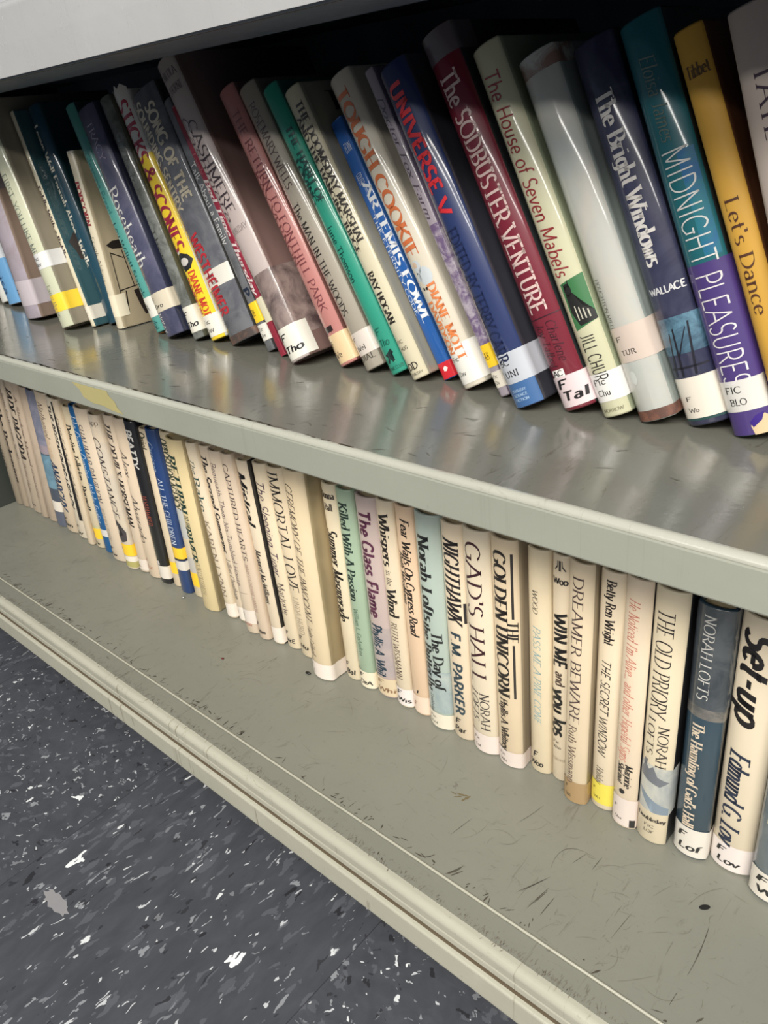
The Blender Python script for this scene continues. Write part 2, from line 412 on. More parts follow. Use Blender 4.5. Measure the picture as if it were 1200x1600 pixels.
# ---------------------------------------------------------------- painted steel
def paint(name, col, rough=0.3, wear=0.0, streak=False, dark=(70, 62, 50), coat=0.0, mott=0.10, rmap=None):
    t = NT(name); pos = t.n('ShaderNodeNewGeometry').outputs['Position']
    a = lin(col)
    n1 = t.ramp(t.noise(pos, 9, 5, 0.6), 0.35, 0.7, 0, 1)
    c = t.mix(t.math('MULTIPLY', n1, mott*4), a, tuple(v*0.78 for v in a))
    sp = t.ramp(t.noise(pos, 260, 3, 0.6), 0.66, 0.74, 0, 0.35)
    c = t.mix(sp, c, tuple(v*0.6 for v in a))
    if wear:
        # short scuffs running mostly front to back, and a few smudges
        w = t.noise(t.mapping(pos, (150, 26, 1), rot=(0, 0, math.radians(-28))), 1.0, 5, 0.72, 1.2)
        msk = t.ramp(t.noise(pos, 7, 3), 0.42, 0.62)
        w = t.math('MULTIPLY', t.ramp(w, 0.60, 0.68), msk)
        c = t.mix(t.math('MULTIPLY', w, wear), c, lin(dark))
        w2 = t.noise(t.mapping(pos, (40, 210, 1), rot=(0, 0, math.radians(35))), 1.0, 5, 0.75, 1.5)
        c = t.mix(t.math('MULTIPLY', t.ramp(w2, 0.62, 0.70), wear*.8), c, lin(dark))
    t.l(c, t.p.inputs['Base Color'])
    r = t.ramp(t.noise(t.mapping(pos, (1, 1, 1)), 22, 5, 0.6), 0.3, 0.75, rough*0.75, rough*1.35)
    t.l(r, t.p.inputs['Roughness'])
    b = t.n('ShaderNodeBump'); b.inputs['Strength'].default_value = 0.25; b.inputs['Distance'].default_value = 0.0006
    t.l(t.noise(pos, 120, 3, 0.6), b.inputs['Height']); t.l(b.outputs[0], t.p.inputs['Normal'])
    if coat: t.p.inputs['Coat Weight'].default_value = coat; t.p.inputs['Coat Roughness'].default_value = 0.12
    return t.m
BASE = Vector((-0.44, 0.46, -0.605))
unit = empty('steel_bookcase', BASE, 'grey-green painted steel library bookcase holding both rows of books, on the dark speckled floor', 'bookcase')
X0, X1 = -1.236, 0.34
def extr(name, prof_yz, mat, x0=X0, x1=X1, parent=None, smooth=False, nx=1):
    """a closed y-z section run along the bookcase"""
    bm = bmesh.new(); rings = []
    for k in range(nx+1):
        x = x0+(x1-x0)*k/nx
        rings.append([bm.verts.new((x-BASE.x, y-BASE.y, z-BASE.z)) for y, z in prof_yz])
    n = len(prof_yz)
    for A, B in zip(rings, rings[1:]):
        for k in range(n): bm.faces.new((A[k], A[(k+1)%n], B[(k+1)%n], B[k]))
    bm.faces.new(rings[0][::-1]); bm.faces.new(rings[-1])
    bmesh.ops.recalc_face_normals(bm, faces=bm.faces[:])
    return link_obj(name, bm, mat, parent or unit, smooth)
def arc(cy, cz, r, a0, a1, n=6):
    return [(cy+r*math.cos(math.radians(a0+(a1-a0)*k/n)), cz+r*math.sin(math.radians(a0+(a1-a0)*k/n))) for k in range(n+1)]
YB = 0.66
P_mid = paint('shelf_paint', (107, 107, 99), 0.16, 0.5, mott=.06)
P_lip = paint('lip_paint', (150, 152, 140), 0.32, 0.12)
P_low = paint('base_paint', (125, 125, 114), 0.40, 0.7)
P_trim = paint('trim_paint', (172, 170, 154), 0.20, 0.75, dark=(96, 82, 58))
P_brown = paint('worn_groove', (92, 78, 58), 0.5)
P_top = paint('upper_lip_glare', (168, 168, 168), 0.24, 0.08)  # same steel grey made paler: ceiling light glare put into the colour
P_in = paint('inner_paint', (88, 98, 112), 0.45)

# middle shelf: top sheet, rolled front edge, down-turned lip with a small return
YF = 0.3160
sec = [(YB, -0.1900)]+[(YF+0.004, -0.1900)]+arc(YF+0.003, -0.1930, 0.003, 90, 180)+arc(YF+0.0015, -0.2160, 0.0015, 180, 270, 3)+[(YF+0.012, -0.2175), (YF+0.012, -0.2160), (YF+0.0022, -0.2160), (YF+0.0022, -0.1920), (YB, -0.1920)]
mid = extr('shelf', sec, P_mid); mid['label'] = 'middle shelf with a glossy worn top'
lipb = extr('shelf_lip', [(YF-0.0001, -0.1936), (YF-0.0006, -0.1950), (YF-0.0006, -0.2158), (YF-0.0001, -0.2168), (YF+.0004, -.2168), (YF+.0004, -.1936)], P_lip, parent=mid)
extr('edge_highlight', [(YF+0.0052, -0.1899)]+arc(YF+0.0034, -0.1934, 0.0039, 90, 180, 8)+[(YF+.001, -0.1936), (YF+.003, -.191), (YF+.0052, -.1901)], paint('edge_highlight_paint', (170, 170, 158), 0.20, 0.2), parent=mid)  # lighter strip laid over the rolled edge, paints in its bright highlight
# lower shelf with its front trim
sec = [(YB, -0.5000), (0.2862, -0.5000), (0.2862, -0.5030), (YB, -0.5030)]
low = extr('shelf', sec, P_low); low['label'] = 'bottom shelf, flat grey and scuffed'
sec = [(0.2848, -0.5002)]+arc(0.2640, -0.5055, 0.0050, 90, 180, 8)+[(0.2590, -0.5120), (0.262, -0.5124), (0.2848, -0.5124)]
extr('front_strip', [(0.2847, -0.5001), (0.2672, -0.5001), (0.2672, -0.5030), (0.2847, -0.5030)], P_low)
extr('rolled_edge', [(0.2671, -0.5001)]+arc(0.2650, -0.5062, 0.0060, 90, 180, 8)+[(0.2590, -0.5122), (0.2671, -0.5122)], P_trim, smooth=False)
bead = extr('seam_bead', [(0.2868, -0.4998)]+arc(0.2862, -0.4998, 0.0009, 0, 180, 6)+[(0.2853, -0.503), (0.2868, -0.503)], P_trim)
extr('seam_gap', [(0.2853, -0.5012), (0.2847, -0.5012), (0.2847, -0.508), (0.2853, -0.508)], P_brown)
sec = arc(0.2620, -0.5158, 0.0026, 90, 180, 5)+[(0.2592, -0.5198), (0.2612, -0.5203), (0.2612, -0.5262), (0.2588, -0.5268)]+arc(0.2590, -0.5292, 0.0024, 100, 180, 4)+[(0.2560, -0.5465)]+arc(0.2582, -0.5485, 0.0022, 180, 270, 3)+[(0.30, -0.5507), (0.30, -0.5132)]
extr('base_trim', sec, P_trim)
extr('groove', [(0.2610, -0.5202), (0.2600, -0.5204), (0.2600, -0.5263), (0.2610, -0.5264)], P_brown)
extr('kick_plate', [(0.345, -0.503), (0.347, -0.503), (0.347, -0.605), (0.345, -0.605)], paint('kick_paint', (70, 70, 66), 0.5))
# shelf above the upper row
ZT = 0.0755
sec = [(YB, ZT+0.010), (0.346, ZT+0.055), (0.322, 0.0960)]+arc(0.3215, 0.0880, 0.0055, 90, 180, 6)+[(YF, 0.0680), (YF+.0004, 0.0480), (YF+0.0012, 0.0472), (0.3860, 0.0478), (0.3860, 0.0492), (YF+0.0030, 0.0500), (YF+0.0030, 0.0730), (YB, 0.0730)]
top = extr('shelf', sec, P_in); top['label'] = 'underside of the shelf above the upper row'
extr('shelf_lip', [(0.347, ZT+0.055), (0.3215, 0.0966)]+arc(0.3205, 0.0885, 0.0055, 90, 180, 8)+[(YF-0.0010, 0.0680), (YF-0.0006, 0.0480), (YF+.0006, 0.0480), (YF+.002, .0880), (0.326, .094), (0.349, ZT+.053)], P_top, parent=top, smooth=False)['label'] = 'glossy front lip, its glare painted in as a paler grey'
extr('lip_slot', [(YF+0.0050, 0.0471), (YF+0.0060, 0.0471), (YF+0.0060, 0.0475), (YF+0.0050, 0.0475)], P_brown, parent=top)
# back and ends
extr('back_panel', [(YB, -0.605), (YB+0.002, -0.605), (YB+0.002, 0.45), (YB, 0.45)], P_in)
for xx in (X0-0.004, X1): extr('end_panel', [(0.30, -0.605), (YB+0.002, -0.605), (YB+0.002, 0.45), (0.32, 0.45), (0.32, -0.49), (0.30, -0.50)], P_in if xx > 0 else paint('end_paint', (62, 66, 62), 0.45), xx, xx+0.004)

# scratches, dirt along the seam, the old tape mark, the screw hole
def flat(name, polys, mat, axis='z', lvl=-0.4998, parent=low):
    bm = bmesh.new()
    for P in polys:
        if axis == 'z': vs = [bm.verts.new((x-BASE.x, y-BASE.y, lvl-BASE.z)) for x, y in P]
        else:           vs = [bm.verts.new((x-BASE.x, lvl-BASE.y, z-BASE.z)) for x, z in P]
        f = bm.faces.new(vs); f.normal_update()
        if (f.normal.z < 0) if axis == 'z' else (f.normal.y > 0): f.normal_flip()
    return link_obj(name, bm, mat, parent)
def streak(x, y, L, ang, wd, bend=0.0, n=7):
    a = math.radians(ang); out = []
    c, s = math.cos(a), math.sin(a); up = []; dn = []
    for k in range(n+1):
        t = k/n; r = wd*math.sin(math.pi*min(1, max(0.03, t)))**.6*random.uniform(.6, 1.3)
        u = (t-.5)*L; v = bend*L*(t-.5)**2
        up.append((x+u*c-(v+r)*s, y+u*s+(v+r)*c)); dn.append((x+u*c-(v-r)*s, y+u*s+(v-r)*c))
    return [[up[k], up[k+1], dn[k+1], dn[k]] for k in range(n)]
DIRT = paint('scuff_dark', (70, 64, 54), 0.55); DIRT2 = paint('scuff_mid', (112, 108, 94), 0.5); RUST = paint('scuff_brown', (104, 92, 64), 0.55)
pl_ = []
for k in range(420):     # dirt caught behind the seam
    x = random.uniform(X0, 0.1); dens = 0.5+0.5*math.sin(x*31)*math.sin(x*11+1)
    if random.random() > dens+.12: continue
    L = random.uniform(.001, .0075)*(1.5 if random.random() < .15 else 1)
    a = random.choice((25, 50, 75, 100, 0))+random.uniform(-18, 18)
    pl_ += streak(x, 0.2885+abs(random.gauss(0, .0028))+L*.3*abs(math.sin(math.radians(a))), L, a, random.uniform(.0002, .0007))
flat('seam_dirt', pl_, DIRT)['kind'] = 'stuff'
pl_ = []
for k in range(1500):     # dark rubbing along the front strip
    x = random.uniform(X0, 0.1); y = 0.2705+random.gauss(0, .0019)
    pl_ += streak(x, y, random.uniform(.0008, .004), 90+random.uniform(-35, 35), random.uniform(.00012, .0004), n=3)
flat('edge_rubbing', pl_, paint('scuff_soft', (112, 106, 94), .5), lvl=-0.49995)['kind'] = 'stuff'
def scr(lst, mat, name):
    pl_ = []
    for x, y, L, a, w, bd in lst: pl_ += streak(x, y, L, a, w*.55, bd, 10)
    flat(name, pl_, mat)['kind'] = 'stuff'
scr([(a, b_, L, an, w, bd) for a, b_, L, an, w, bd in (
 (-.2120,.3206,.0271,64,.0007,.05),(-.2118,.3204,.0200,66,.0004,0),(-.2041,.3135,.0215,81,.0008,0),(-.2030,.3150,.0150,80,.0006,0),(-.1957,.3117,.0178,88,.0006,0),(-.1979,.3587,.0142,73,.0004,0),(-.1858,.3630,.0148,88,.0004,0),
 (-.1026,.3439,.0402,94,.0006,.1),(-.1028,.3046,.0106,88,.0004,0),(-.2470,.3730,.0271,76,.0004,.1),(-.2090,.3610,.0360,50,.0004,-1.6),(-.2838,.3300,.0224,80,.0004,0),(-.1496,.3291,.0252,85,.0003,0),(-.2630,.2960,.0135,68,.0016,.2),(-.2610,.2945,.0100,60,.0012,0),(-.0853,.3021,.0060,64,.001,0))], paint('scratch_dark', (78, 74, 64), .5), 'scratch')
rnd = []
for k in range(330):
    rnd.append((random.uniform(-1.15, .0), random.uniform(.295, .385), random.choice((.003,.006,.010,.022))*random.uniform(.6,1.5), random.gauss(48, 30), random.uniform(.0001,.0004), random.uniform(-1,1)))
scr(rnd, DIRT2, 'fine_scratch')
scr([(-.302,.3555,.010,20,.0016,.3),(-.2975,.3545,.009,70,.0020,0),(-.309,.3530,.006,0,.0010,0),(-.304,.352,.007,40,.001,0)], RUST, 'brown_smudge')
flat('screw_hole', [[(-0.1127+.0029*math.cos(t*.3927)+.0008*math.sin(t*.3927), 0.3750+.0023*math.cos(t*.3927)-.0020*math.sin(t*.3927)) for t in range(16)]], paint('hole_dark', (14, 12, 10), .9), lvl=-0.4997)
pl_ = []
for k in range(520):   # chipped paint on the middle shelf's front edge, thick at the left
    x = -1.2+random.random()**1.15*.86
    L = random.uniform(.002, .013); dens = .55+.45*math.sin(x*37)*math.sin(x*13)
    if random.random() > dens: continue
    pl_ += streak(x, YF+0.0038+abs(random.gauss(0, .0007)), L, random.uniform(-7, 7), random.uniform(.0002, .0008), 0, 5)
flat('edge_chips', pl_, DIRT, lvl=-0.18935, parent=mid)['kind'] = 'stuff'
rnd = []
for k in range(60): rnd.append((random.uniform(-1.1, -.1), random.uniform(.325, .40), random.uniform(.003, .012), random.gauss(10, 25), random.uniform(.0002, .0005), 0))
pl_ = []
for r in rnd: pl_ += streak(*r)
flat('scratch', pl_, paint('scuff_top', (86, 84, 78), .5), lvl=-0.1898, parent=mid)['kind'] = 'stuff'
tp = [(-.700,-.1950),(-.664,-.1953),(-.638,-.1948),(-.636,-.1990),(-.628,-.2035),(-.626,-.2085),(-.618,-.2135),(-.636,-.2128),(-.652,-.2105),(-.668,-.2110),(-.684,-.2075),(-.688,-.2010)]
flat('tape_residue', [tp], paint('old_tape', (172, 162, 112), .5), axis='y', lvl=YF-0.0009, parent=mid)

# ---------------------------------------------------------------- floor
t = NT('vinyl_tile'); pos = t.n('ShaderNodeNewGeometry').outputs['Position']
s = t.n('ShaderNodeSeparateXYZ'); t.l(pos, s.inputs[0]); fx, fy = s.outputs[0], s.outputs[1]
TS = 0.305; OX = -0.338; OY = -0.015
tx = t.math('DIVIDE', t.math('SUBTRACT', fx, OX), TS); ty = t.math('DIVIDE', t.math('SUBTRACT', fy, OY), TS)
ix, iy = t.math('FLOOR', tx), t.math('FLOOR', ty)
par = t.math('PINGPONG', t.math('ADD', ix, iy), 1.0)
def comb(a, b, c=0.0):
    x = t.n('ShaderNodeCombineXYZ')
    for i, v in enumerate((a, b, c)):
        if isinstance(v, (int, float)): x.inputs[i].default_value = v
        else: t.l(v, x.inputs[i])
    return x.outputs[0]
seed = t.math('ADD', t.math('MULTIPLY', ix, 3.17), t.math('MULTIPLY', iy, 5.71))
va = comb(fx, t.math('MULTIPLY', fy, 0.42), seed); vb = comb(t.math('MULTIPLY', fx, 0.80), fy, seed)
vec = t.n('ShaderNodeMix', data_type='VECTOR'); t.l(par, vec.inputs[0]); t.l(vb, vec.inputs[4]); t.l(va, vec.inputs[5]); vec = vec.outputs[1]
nd = t.n('ShaderNodeTexNoise'); nd.inputs['Scale'].default_value = 110; nd.inputs['Detail'].default_value = 3; t.l(vec, nd.inputs['Vector'])
vm = t.n('ShaderNodeVectorMath', operation='MULTIPLY_ADD'); t.l(nd.outputs['Color'], vm.inputs[0]); vm.inputs[1].default_value = (.020, .020, 0); t.l(vec, vm.inputs[2])
base = t.mix(t.ramp(t.noise(vec, 60, 4, .6, .6), .35, .7), lin((64, 66, 71)), lin((74, 76, 82)))
for sc, col, thr, rad, amt in ((120, (98, 100, 106), .50, .42, .5), (75, (98, 100, 106), .80, .42, .4), (105, (38, 38, 42), .86, .33, .85), (190, (42, 42, 46), .84, .34, .7), (150, (150, 152, 156), .80, .33, .75), (120, (214, 216, 216), .93, .32, .95), (260, (200, 202, 204), .87, .38, .85), (215, (136, 138, 142), .78, .36, .6), (80, (226, 228, 228), .965, .33, 1.0)):
    v = t.n('ShaderNodeTexVoronoi'); v.voronoi_dimensions = '3D'; v.inputs['Scale'].default_value = sc; t.l(vm.outputs[0], v.inputs['Vector'])
    cs = t.n('ShaderNodeSeparateColor'); t.l(v.outputs['Color'], cs.inputs[0])
    r = t.math('MULTIPLY_ADD', cs.outputs[1], rad*.7, rad*.3)
    on = t.math('MULTIPLY', t.math('GREATER_THAN', cs.outputs[0], thr), t.math('LESS_THAN', v.outputs['Distance'], r))
    base = t.mix(t.math('MULTIPLY', on, amt), base, lin(col))
ex = t.math('ABSOLUTE', t.math('SUBTRACT', t.math('FRACT', tx), 0.5)); ey = t.math('ABSOLUTE', t.math('SUBTRACT', t.math('FRACT', ty), 0.5))
seam = t.math('GREATER_THAN', t.math('MAXIMUM', ex, ey), 0.4988)
base = t.mix(t.math('MULTIPLY', seam, .7), base, lin((36, 36, 40)))
t.l(base, t.p.inputs['Base Color'])
t.l(t.ramp(t.noise(pos, 30, 4), .3, .7, .34, .5), t.p.inputs['Roughness'])
b = t.n('ShaderNodeBump'); b.inputs['Strength'].default_value = 0.2; b.inputs['Distance'].default_value = 0.0008
t.l(t.noise(pos, 40, 4), b.inputs['Height']); t.l(b.outputs[0], t.p.inputs['Normal'])
bm = bmesh.new()
vs = [bm.verts.new(p) for p in ((-5, -5, -.605), (3, -5, -.605), (3, 1.5, -.605), (-5, 1.5, -.605))]; bm.faces.new(vs)
fl = link_obj('floor', bm, t.m); fl['kind'] = 'structure'
bm = bmesh.new()
cx, cy = -0.583, 0.113
bm.faces.new([bm.verts.new((cx+.019*math.cos(k*.2417)*(1+.16*math.sin(k*1.9)), cy+.0062*math.sin(k*.2417)*(1+.22*math.sin(k*2.7)), -.6048)) for k in range(26)])
sm = link_obj('paint_smear', bm, paint('smear', (140, 138, 140), .5)); sm['label'] = 'small whitish smear on the dark speckled floor tile'; sm['category'] = 'stain'

# ================================================================ upper row
K = (28, 26, 30)
b = book('white_edge', 'white book at the far left end of the upper row, only its foot in view', (226, 222, 214)); lab(b, .84, .97, WHITE, ('F', 'Lis'), inkc=K, style='pen')
b = book('white_blue', 'thin off-white book between the two leftmost books of the upper row', (214, 214, 208)); strip(b, 'printed_band', .2, .6, cover_mat((178, 190, 204)))
b = book('blue_low', 'pale book with navy lettering and a light blue foot, upper row beside the lilac spine', (206, 212, 218))
strip(b, 'printed_band', .74, 1, cover_mat((104, 158, 204)), wl=.01, wr=.03); text(b, 'title_lettering', 'KING', .48, .66, .45, .6, 'sansb', (34, 48, 110)); text(b, 'author_lettering', 'Lisa', .78, .94, .5, .35, 'sans', (30, 60, 110))
b = book('lilac', 'lilac spined book with a brown misty cover, left part of the upper row', (176, 166, 178), cover=(146, 126, 112), col2=(158, 146, 150))
lab(b, .80, .93, (196, 186, 192), ('F',), wr=.02); strip(b, 'printed_band', 0, .35, cover_mat((120, 112, 116)))
b = book('first', 'cream book with a white and a yellow spine label, beige cover showing, upper row', (212, 214, 186), cover=(150, 142, 124))
text(b, 'title_lettering', "FIRST, YOU LIKE ME", .30, .66, .5, .38, 'light', (120, 130, 120)); text(b, 'author_lettering', 'Forrest Morgan', .80, .95, .5, .28, 'light', (130, 136, 120))
lab(b, .655, .725, (232, 232, 230), ('Fic', 'Mor'), wr=.035); lab(b, .845, .925, (250, 214, 60), ('M',), wr=.055, inkc=(190, 150, 30)); side_text(b, 'cover_lettering', 'A', .035, .05, .42, .014, 'serif', (46, 62, 70))
side_shape(b, 'printed_dot', [[(.045+.0035*math.cos(k*.6), .79+.015*math.sin(k*.6)) for k in range(10)]], ink((176, 110, 60)))
b = book('fiddle', 'thin cream spine titled Fiddle With a Riddle with a teal picture cover', (222, 214, 186), cover=(56, 92, 100), col2=None)
text(b, 'title_lettering', 'Fiddle With a Riddle', .33, .66, .5, .62, 'bold', (60, 40, 44)); text(b, 'author_lettering', 'Joan Alter', .12, .28, .5, .4, 'light', (150, 130, 90)); lab(b, .90, .965, (222, 216, 200), ('D',), wr=.03)
sd = [[(.018+.010*math.cos(k*.7)*(1+.4*math.sin(k*3)), .62+.07*math.sin(k*.7)) for k in range(9)]]; side_shape(b, 'printed_crow', sd, ink((70, 62, 58)))
side_shape(b, 'printed_snow', [[(.03+.012*math.cos(k*.7)*(1 if k % 2 else .4), .82+.05*math.sin(k*.7)*(1 if k % 2 else .4)) for k in range(9)]], ink((222, 218, 202)))
b = book('leave', 'dark teal book titled Leave Well Enough Alone in cream letters', (22, 66, 84), cover=(20, 50, 56))
text(b, 'title_lettering', 'Leave Well Enough Alone', .08, .56, .42, .40, 'bold', (226, 222, 206)); text(b, 'author_lettering', 'Wells', .60, .72, .42, .42, 'bold', (226, 222, 206))
b = book('popcorn', 'short cream paperback titled Popcorn with a torn top and a line-drawn cover', (224, 214, 188), cover=(196, 180, 150), soft=True, gloss=2, depth=.12)
text(b, 'title_lettering', 'POPCORN', .16, .40, .5, .5, 'bold', (150, 50, 60)); text(b, 'author_lettering', 'Frank Aldous', .46, .72, .5, .35, 'light', (110, 100, 90)); lab(b, .80, .93, (232, 222, 196), ('F',), wr=.012)
side_shape(b, 'printed_panel', [[(.030, .56), (.060, .56), (.060, .97), (.046, .97)]], ink((228, 140, 60)), .0001)
side_shape(b, 'printed_drawing', [[(.006, .52), (.014, .50), (.026, .50), (.032, .53), (.024, .55), (.012, .545)], [(.008, .56), (.0088, .56), (.0075, .93), (.0065, .93)], [(.008, .56), (.022, .60), (.022, .607), (.008, .567)], [(.022, .56), (.023, .56), (.027, .78), (.026, .78)], [(.008, .78), (.030, .77), (.030, .776), (.008, .786)], [(.024, .80), (.032, .79), (.034, .90), (.038, .95), (.031, .95), (.027, .88)], [(.014, .79), (.0155, .79), (.012, .92), (.010, .93)]], ink((44, 36, 34)))
shape(b, 'torn_edge', [[(.0, .0), (1, .0), (.9, .012), (.6, .006), (.3, .02)]], ink((240, 232, 214)))
b = book('stanek', 'slim teal spine with a white label near its foot, left of the navy Roseheath', (84, 158, 150), cover=(30, 60, 60))
text(b, 'title_lettering', 'Gleaning Bread', .20, .46, .5, .45, 'sans', (60, 130, 130)); text(b, 'author_lettering', 'Lou Willett Stanek', .50, .83, .45, .42, 'sans', (26, 80, 82)); lab(b, .84, .93, (222, 220, 210), ('YA',), wr=.01); text(b, 'publisher_mark', 'dial', .945, .985, .5, .4, 'sans', (20, 76, 78))
b = book('rose', 'navy blue book titled Roseheath in white', (66, 68, 96), cover=(40, 44, 66), col2=(98, 98, 122))
text(b, 'title_lettering', 'Roseheath', .33, .68, .45, .50, 'serif', (226, 226, 222)); lab(b, .80, .885, (214, 204, 182), ('F', 'Dro'), wr=.03); text(b, 'publisher_lettering', 'McKAY', .89, .98, .30, .22, 'sans', (214, 214, 214)); text(b, 'author_lettering', 'TRACY', .06, .22, .62, .26, 'serif', (150, 140, 160))
b = book('grey8', 'thin mottled grey spine with a dark olive cover, right of the navy Roseheath', (124, 128, 124), cover=(74, 74, 58), col2=(86, 90, 84), ns=60)
text(b, 'title_lettering', 'The Big Trick', .14, .38, .5, .5, 'serifi', (96, 98, 92)); text(b, 'author_lettering', 'Thoms', .52, .7, .4, .4, 'light', (70, 70, 64)); lab(b, .86, .97, (224, 220, 206), ('F', 'Tho'), style='pen', wr=.022, tw=.9)
b = book('sticks', 'bright yellow spine titled Sticks & Scones with a torn top', (248, 214, 44), cover=(224, 224, 216))
strip(b, 'printed_band', 0, .24, cover_mat((200, 198, 192))); text(b, 'title_lettering', 'STICKS & SCONES', .03, .62, .52, .62, 'bold', (156, 34, 60))
text(b, 'author_lettering', 'DIANE MOT', .71, .90, .66, .34, 'bold', (206, 74, 44)); text(b, 'author_lettering', 'DAVIDSON', .73, .885, .24, .32, 'bold', (206, 74, 44))
shape(b, 'printed_waiter', [[(.25, .635), (.5, .63), (.82, .645), (.95, .67), (.75, .70), (.35, .705), (.15, .67)]], ink((34, 32, 34))); shape(b, 'printed_apron', [ell(.52, .668, .24, .016), ell(.36, .622, .12, .01)], ink((210, 204, 198)), .0003)
lab(b, .895, .985, (234, 230, 216), ('Fic', 'Dav'), wr=.012)
shape(b, 'torn_jacket_edge', [[(.0, .02), (.02, -.012), (.2, -.030), (.32, -.012), (.5, -.034), (.62, -.016), (.8, -.028), (.98, -.008), (1, .02)]], cover_mat((200, 196, 188)), .0001)
b = book('song', 'thick grey stone-patterned book titled Song of the Sounding Sentry', (94, 96, 104), cover=(52, 52, 50), col2=(118, 120, 126), ns=40)
text(b, 'title_lettering', 'SONG OF THE', .06, .43, .68, .28, 'sansb', (200, 190, 168)); text(b, 'title_lettering', 'SOUNDING SENTRY', .03, .45, .30, .26, 'sansb', (196, 186, 164))
text(b, 'author_lettering', 'WESTHEIMER', .55, .88, .35, .36, 'sansb', (190, 46, 58)); lab(b, .70, .77, (226, 222, 212), ('FIC', 'WES'), wl=.004, wr=-.0, u=.3, tw=.25); text(b, 'publisher_lettering', 'DOUBLEDAY', .90, .93, .2, .26, 'light', (60, 60, 64))
strip(b, 'worn_foot', .965, 1, cover_mat((112, 84, 70), (70, 62, 60), 0, 90), wr=.05)
b = book('talk', 'thin grey spine titled Talk About a Family with a yellow label near its foot', (92, 94, 98), cover=(60, 60, 62), col2=(120, 122, 126), bulge=.001)
text(b, 'title_lettering', 'Talk About a Family', .24, .56, .5, .66, 'sans', (226, 226, 224)); lab(b, .80, .88, (252, 208, 40), ('JH',), wr=.02); lab(b, .89, .955, (226, 222, 212), ('Fic', 'Gre'), wr=.012); text(b, 'publisher_mark', 'P', .74, .77, .5, .7, 'sansb', (30, 40, 60))
b = book('bed', 'very thin red spine with white slanted letters beside the thick pale Cashmere', (152, 40, 62), cover=(120, 34, 50), soft=True, bulge=.0006)
text(b, 'title_lettering', 'Bed Time Thursday', .28, .74, .5, .74, 'boldi', (232, 216, 214)); text(b, 'author_lettering', 'Family', .18, .26, .5, .6, 'boldi', (180, 90, 100)); strip(b, 'printed_band', .76, .86, cover_mat((220, 214, 186)))
b = book('cashmere', 'tall wide pinkish grey book titled Cashmere, the tallest on the upper row', (190, 176, 172), cover=(128, 104, 98))
text(b, 'author_lettering', 'NICOLA', .06, .045*.5, .30, .60, 'serif', (82, 76, 80), across=True); text(b, 'author_lettering', 'THORNE', .105, .0225, .30, .62, 'serif', (82, 76, 80), across=True)
text(b, 'title_lettering', 'CASHMERE', .20, .50, .62, .34, 'serif', (58, 46, 52)); text(b, 'title_lettering', 'Cashmere', .17, .51, .36, .36, 'lighti', (80, 52, 66)); text(b, 'publisher_lettering', 'DOUBLEDAY', .56, .018, .12, .8, 'light', (70, 64, 66), across=True)
strip(b, 'printed_figures', .70, .93, cover_mat((150, 132, 126), (84, 70, 70), 1, 26), wr=.06); lab(b, .885, .992, (228, 226, 214), ('F', 'Tho'), style='pen', wr=.012, tw=.8)
b = book('pink', 'dusty pink spine titled Fonthill Park with a tan label at its foot', (190, 128, 122), cover=(110, 72, 66))
text(b, 'title_lettering', 'THE RETURN TO FONTHILL PARK', .08, .80, .62, .34, 'serif', (120, 62, 66)); text(b, 'author_lettering', 'KAY VERNON', .28, .62, .27, .30, 'serif', (124, 60, 62))
lab(b, .885, .99, (220, 194, 152), ('F', 'Ve'), wr=.02, tw=.5); text(b, 'publisher_mark', 't', .85, .88, .45, .5, 'bold', (40, 26, 28))
b = book('man', 'light grey spine titled The Man in the Woods', (164, 156, 142), cover=(118, 110, 98))
text(b, 'author_lettering', 'ROSEMARY WELLS', .06, .35, .55, .34, 'serif', (92, 74, 72)); text(b, 'title_lettering', 'The MAN IN THE WOODS', .40, .80, .42, .36, 'serif', (44, 38, 36)); lab(b, .865, .945, (210, 200, 190), ('F', 'Wel'), wr=.012); text(b, 'publisher_lettering', 'DIAL', .965, .018, .15, .75, 'serif', (60, 54, 50), across=True)
b = book('green', 'sea-green spine titled The Habit of Loving with a small running figure at its foot', (44, 150, 126), cover=(28, 96, 84))
text(b, 'title_lettering', 'THE HABIT OF', .14, .40, .68, .30, 'bold', (20, 70, 64)); text(b, 'title_lettering', 'LOVING', .24, .39, .32, .32, 'bold', (18, 66, 60)); text(b, 'author_lettering', 'June Thomson', .47, .67, .45, .34, 'sans', (20, 72, 66))
text(b, 'label_lettering', 'F', .86, .022, .28, .3, 'pen', (22, 100, 84), across=True); text(b, 'label_lettering', 'Tho', .90, .022, .3, .5, 'pen', (22, 100, 84), across=True); text(b, 'publisher_lettering', 'CRIME CLUB', .985, .011, .1, .85, 'sans', (16, 60, 54), across=True)
shape(b, 'printed_figure', [[(.30, .93), (.5, .925), (.72, .915), (.78, .93), (.62, .94), (.72, .957), (.60, .96), (.5, .947), (.36, .962), (.28, .956), (.42, .94)]], ink((16, 44, 42)))
b = book('doom', 'cream spine titled The Doomsday Marshal and the Hanging Judge', (214, 206, 178), cover=(156, 152, 136))
text(b, 'title_lettering', 'THE DOOMSDAY MARSHAL', .05, .53, .70, .30, 'bold', (58, 52, 46)); text(b, 'title_lettering', 'AND THE HANGING JUDGE', .09, .55, .34, .30, 'bold', (58, 52, 46)); text(b, 'author_lettering', 'RAY HOGAN', .62, .80, .45, .36, 'bold', (40, 34, 30))
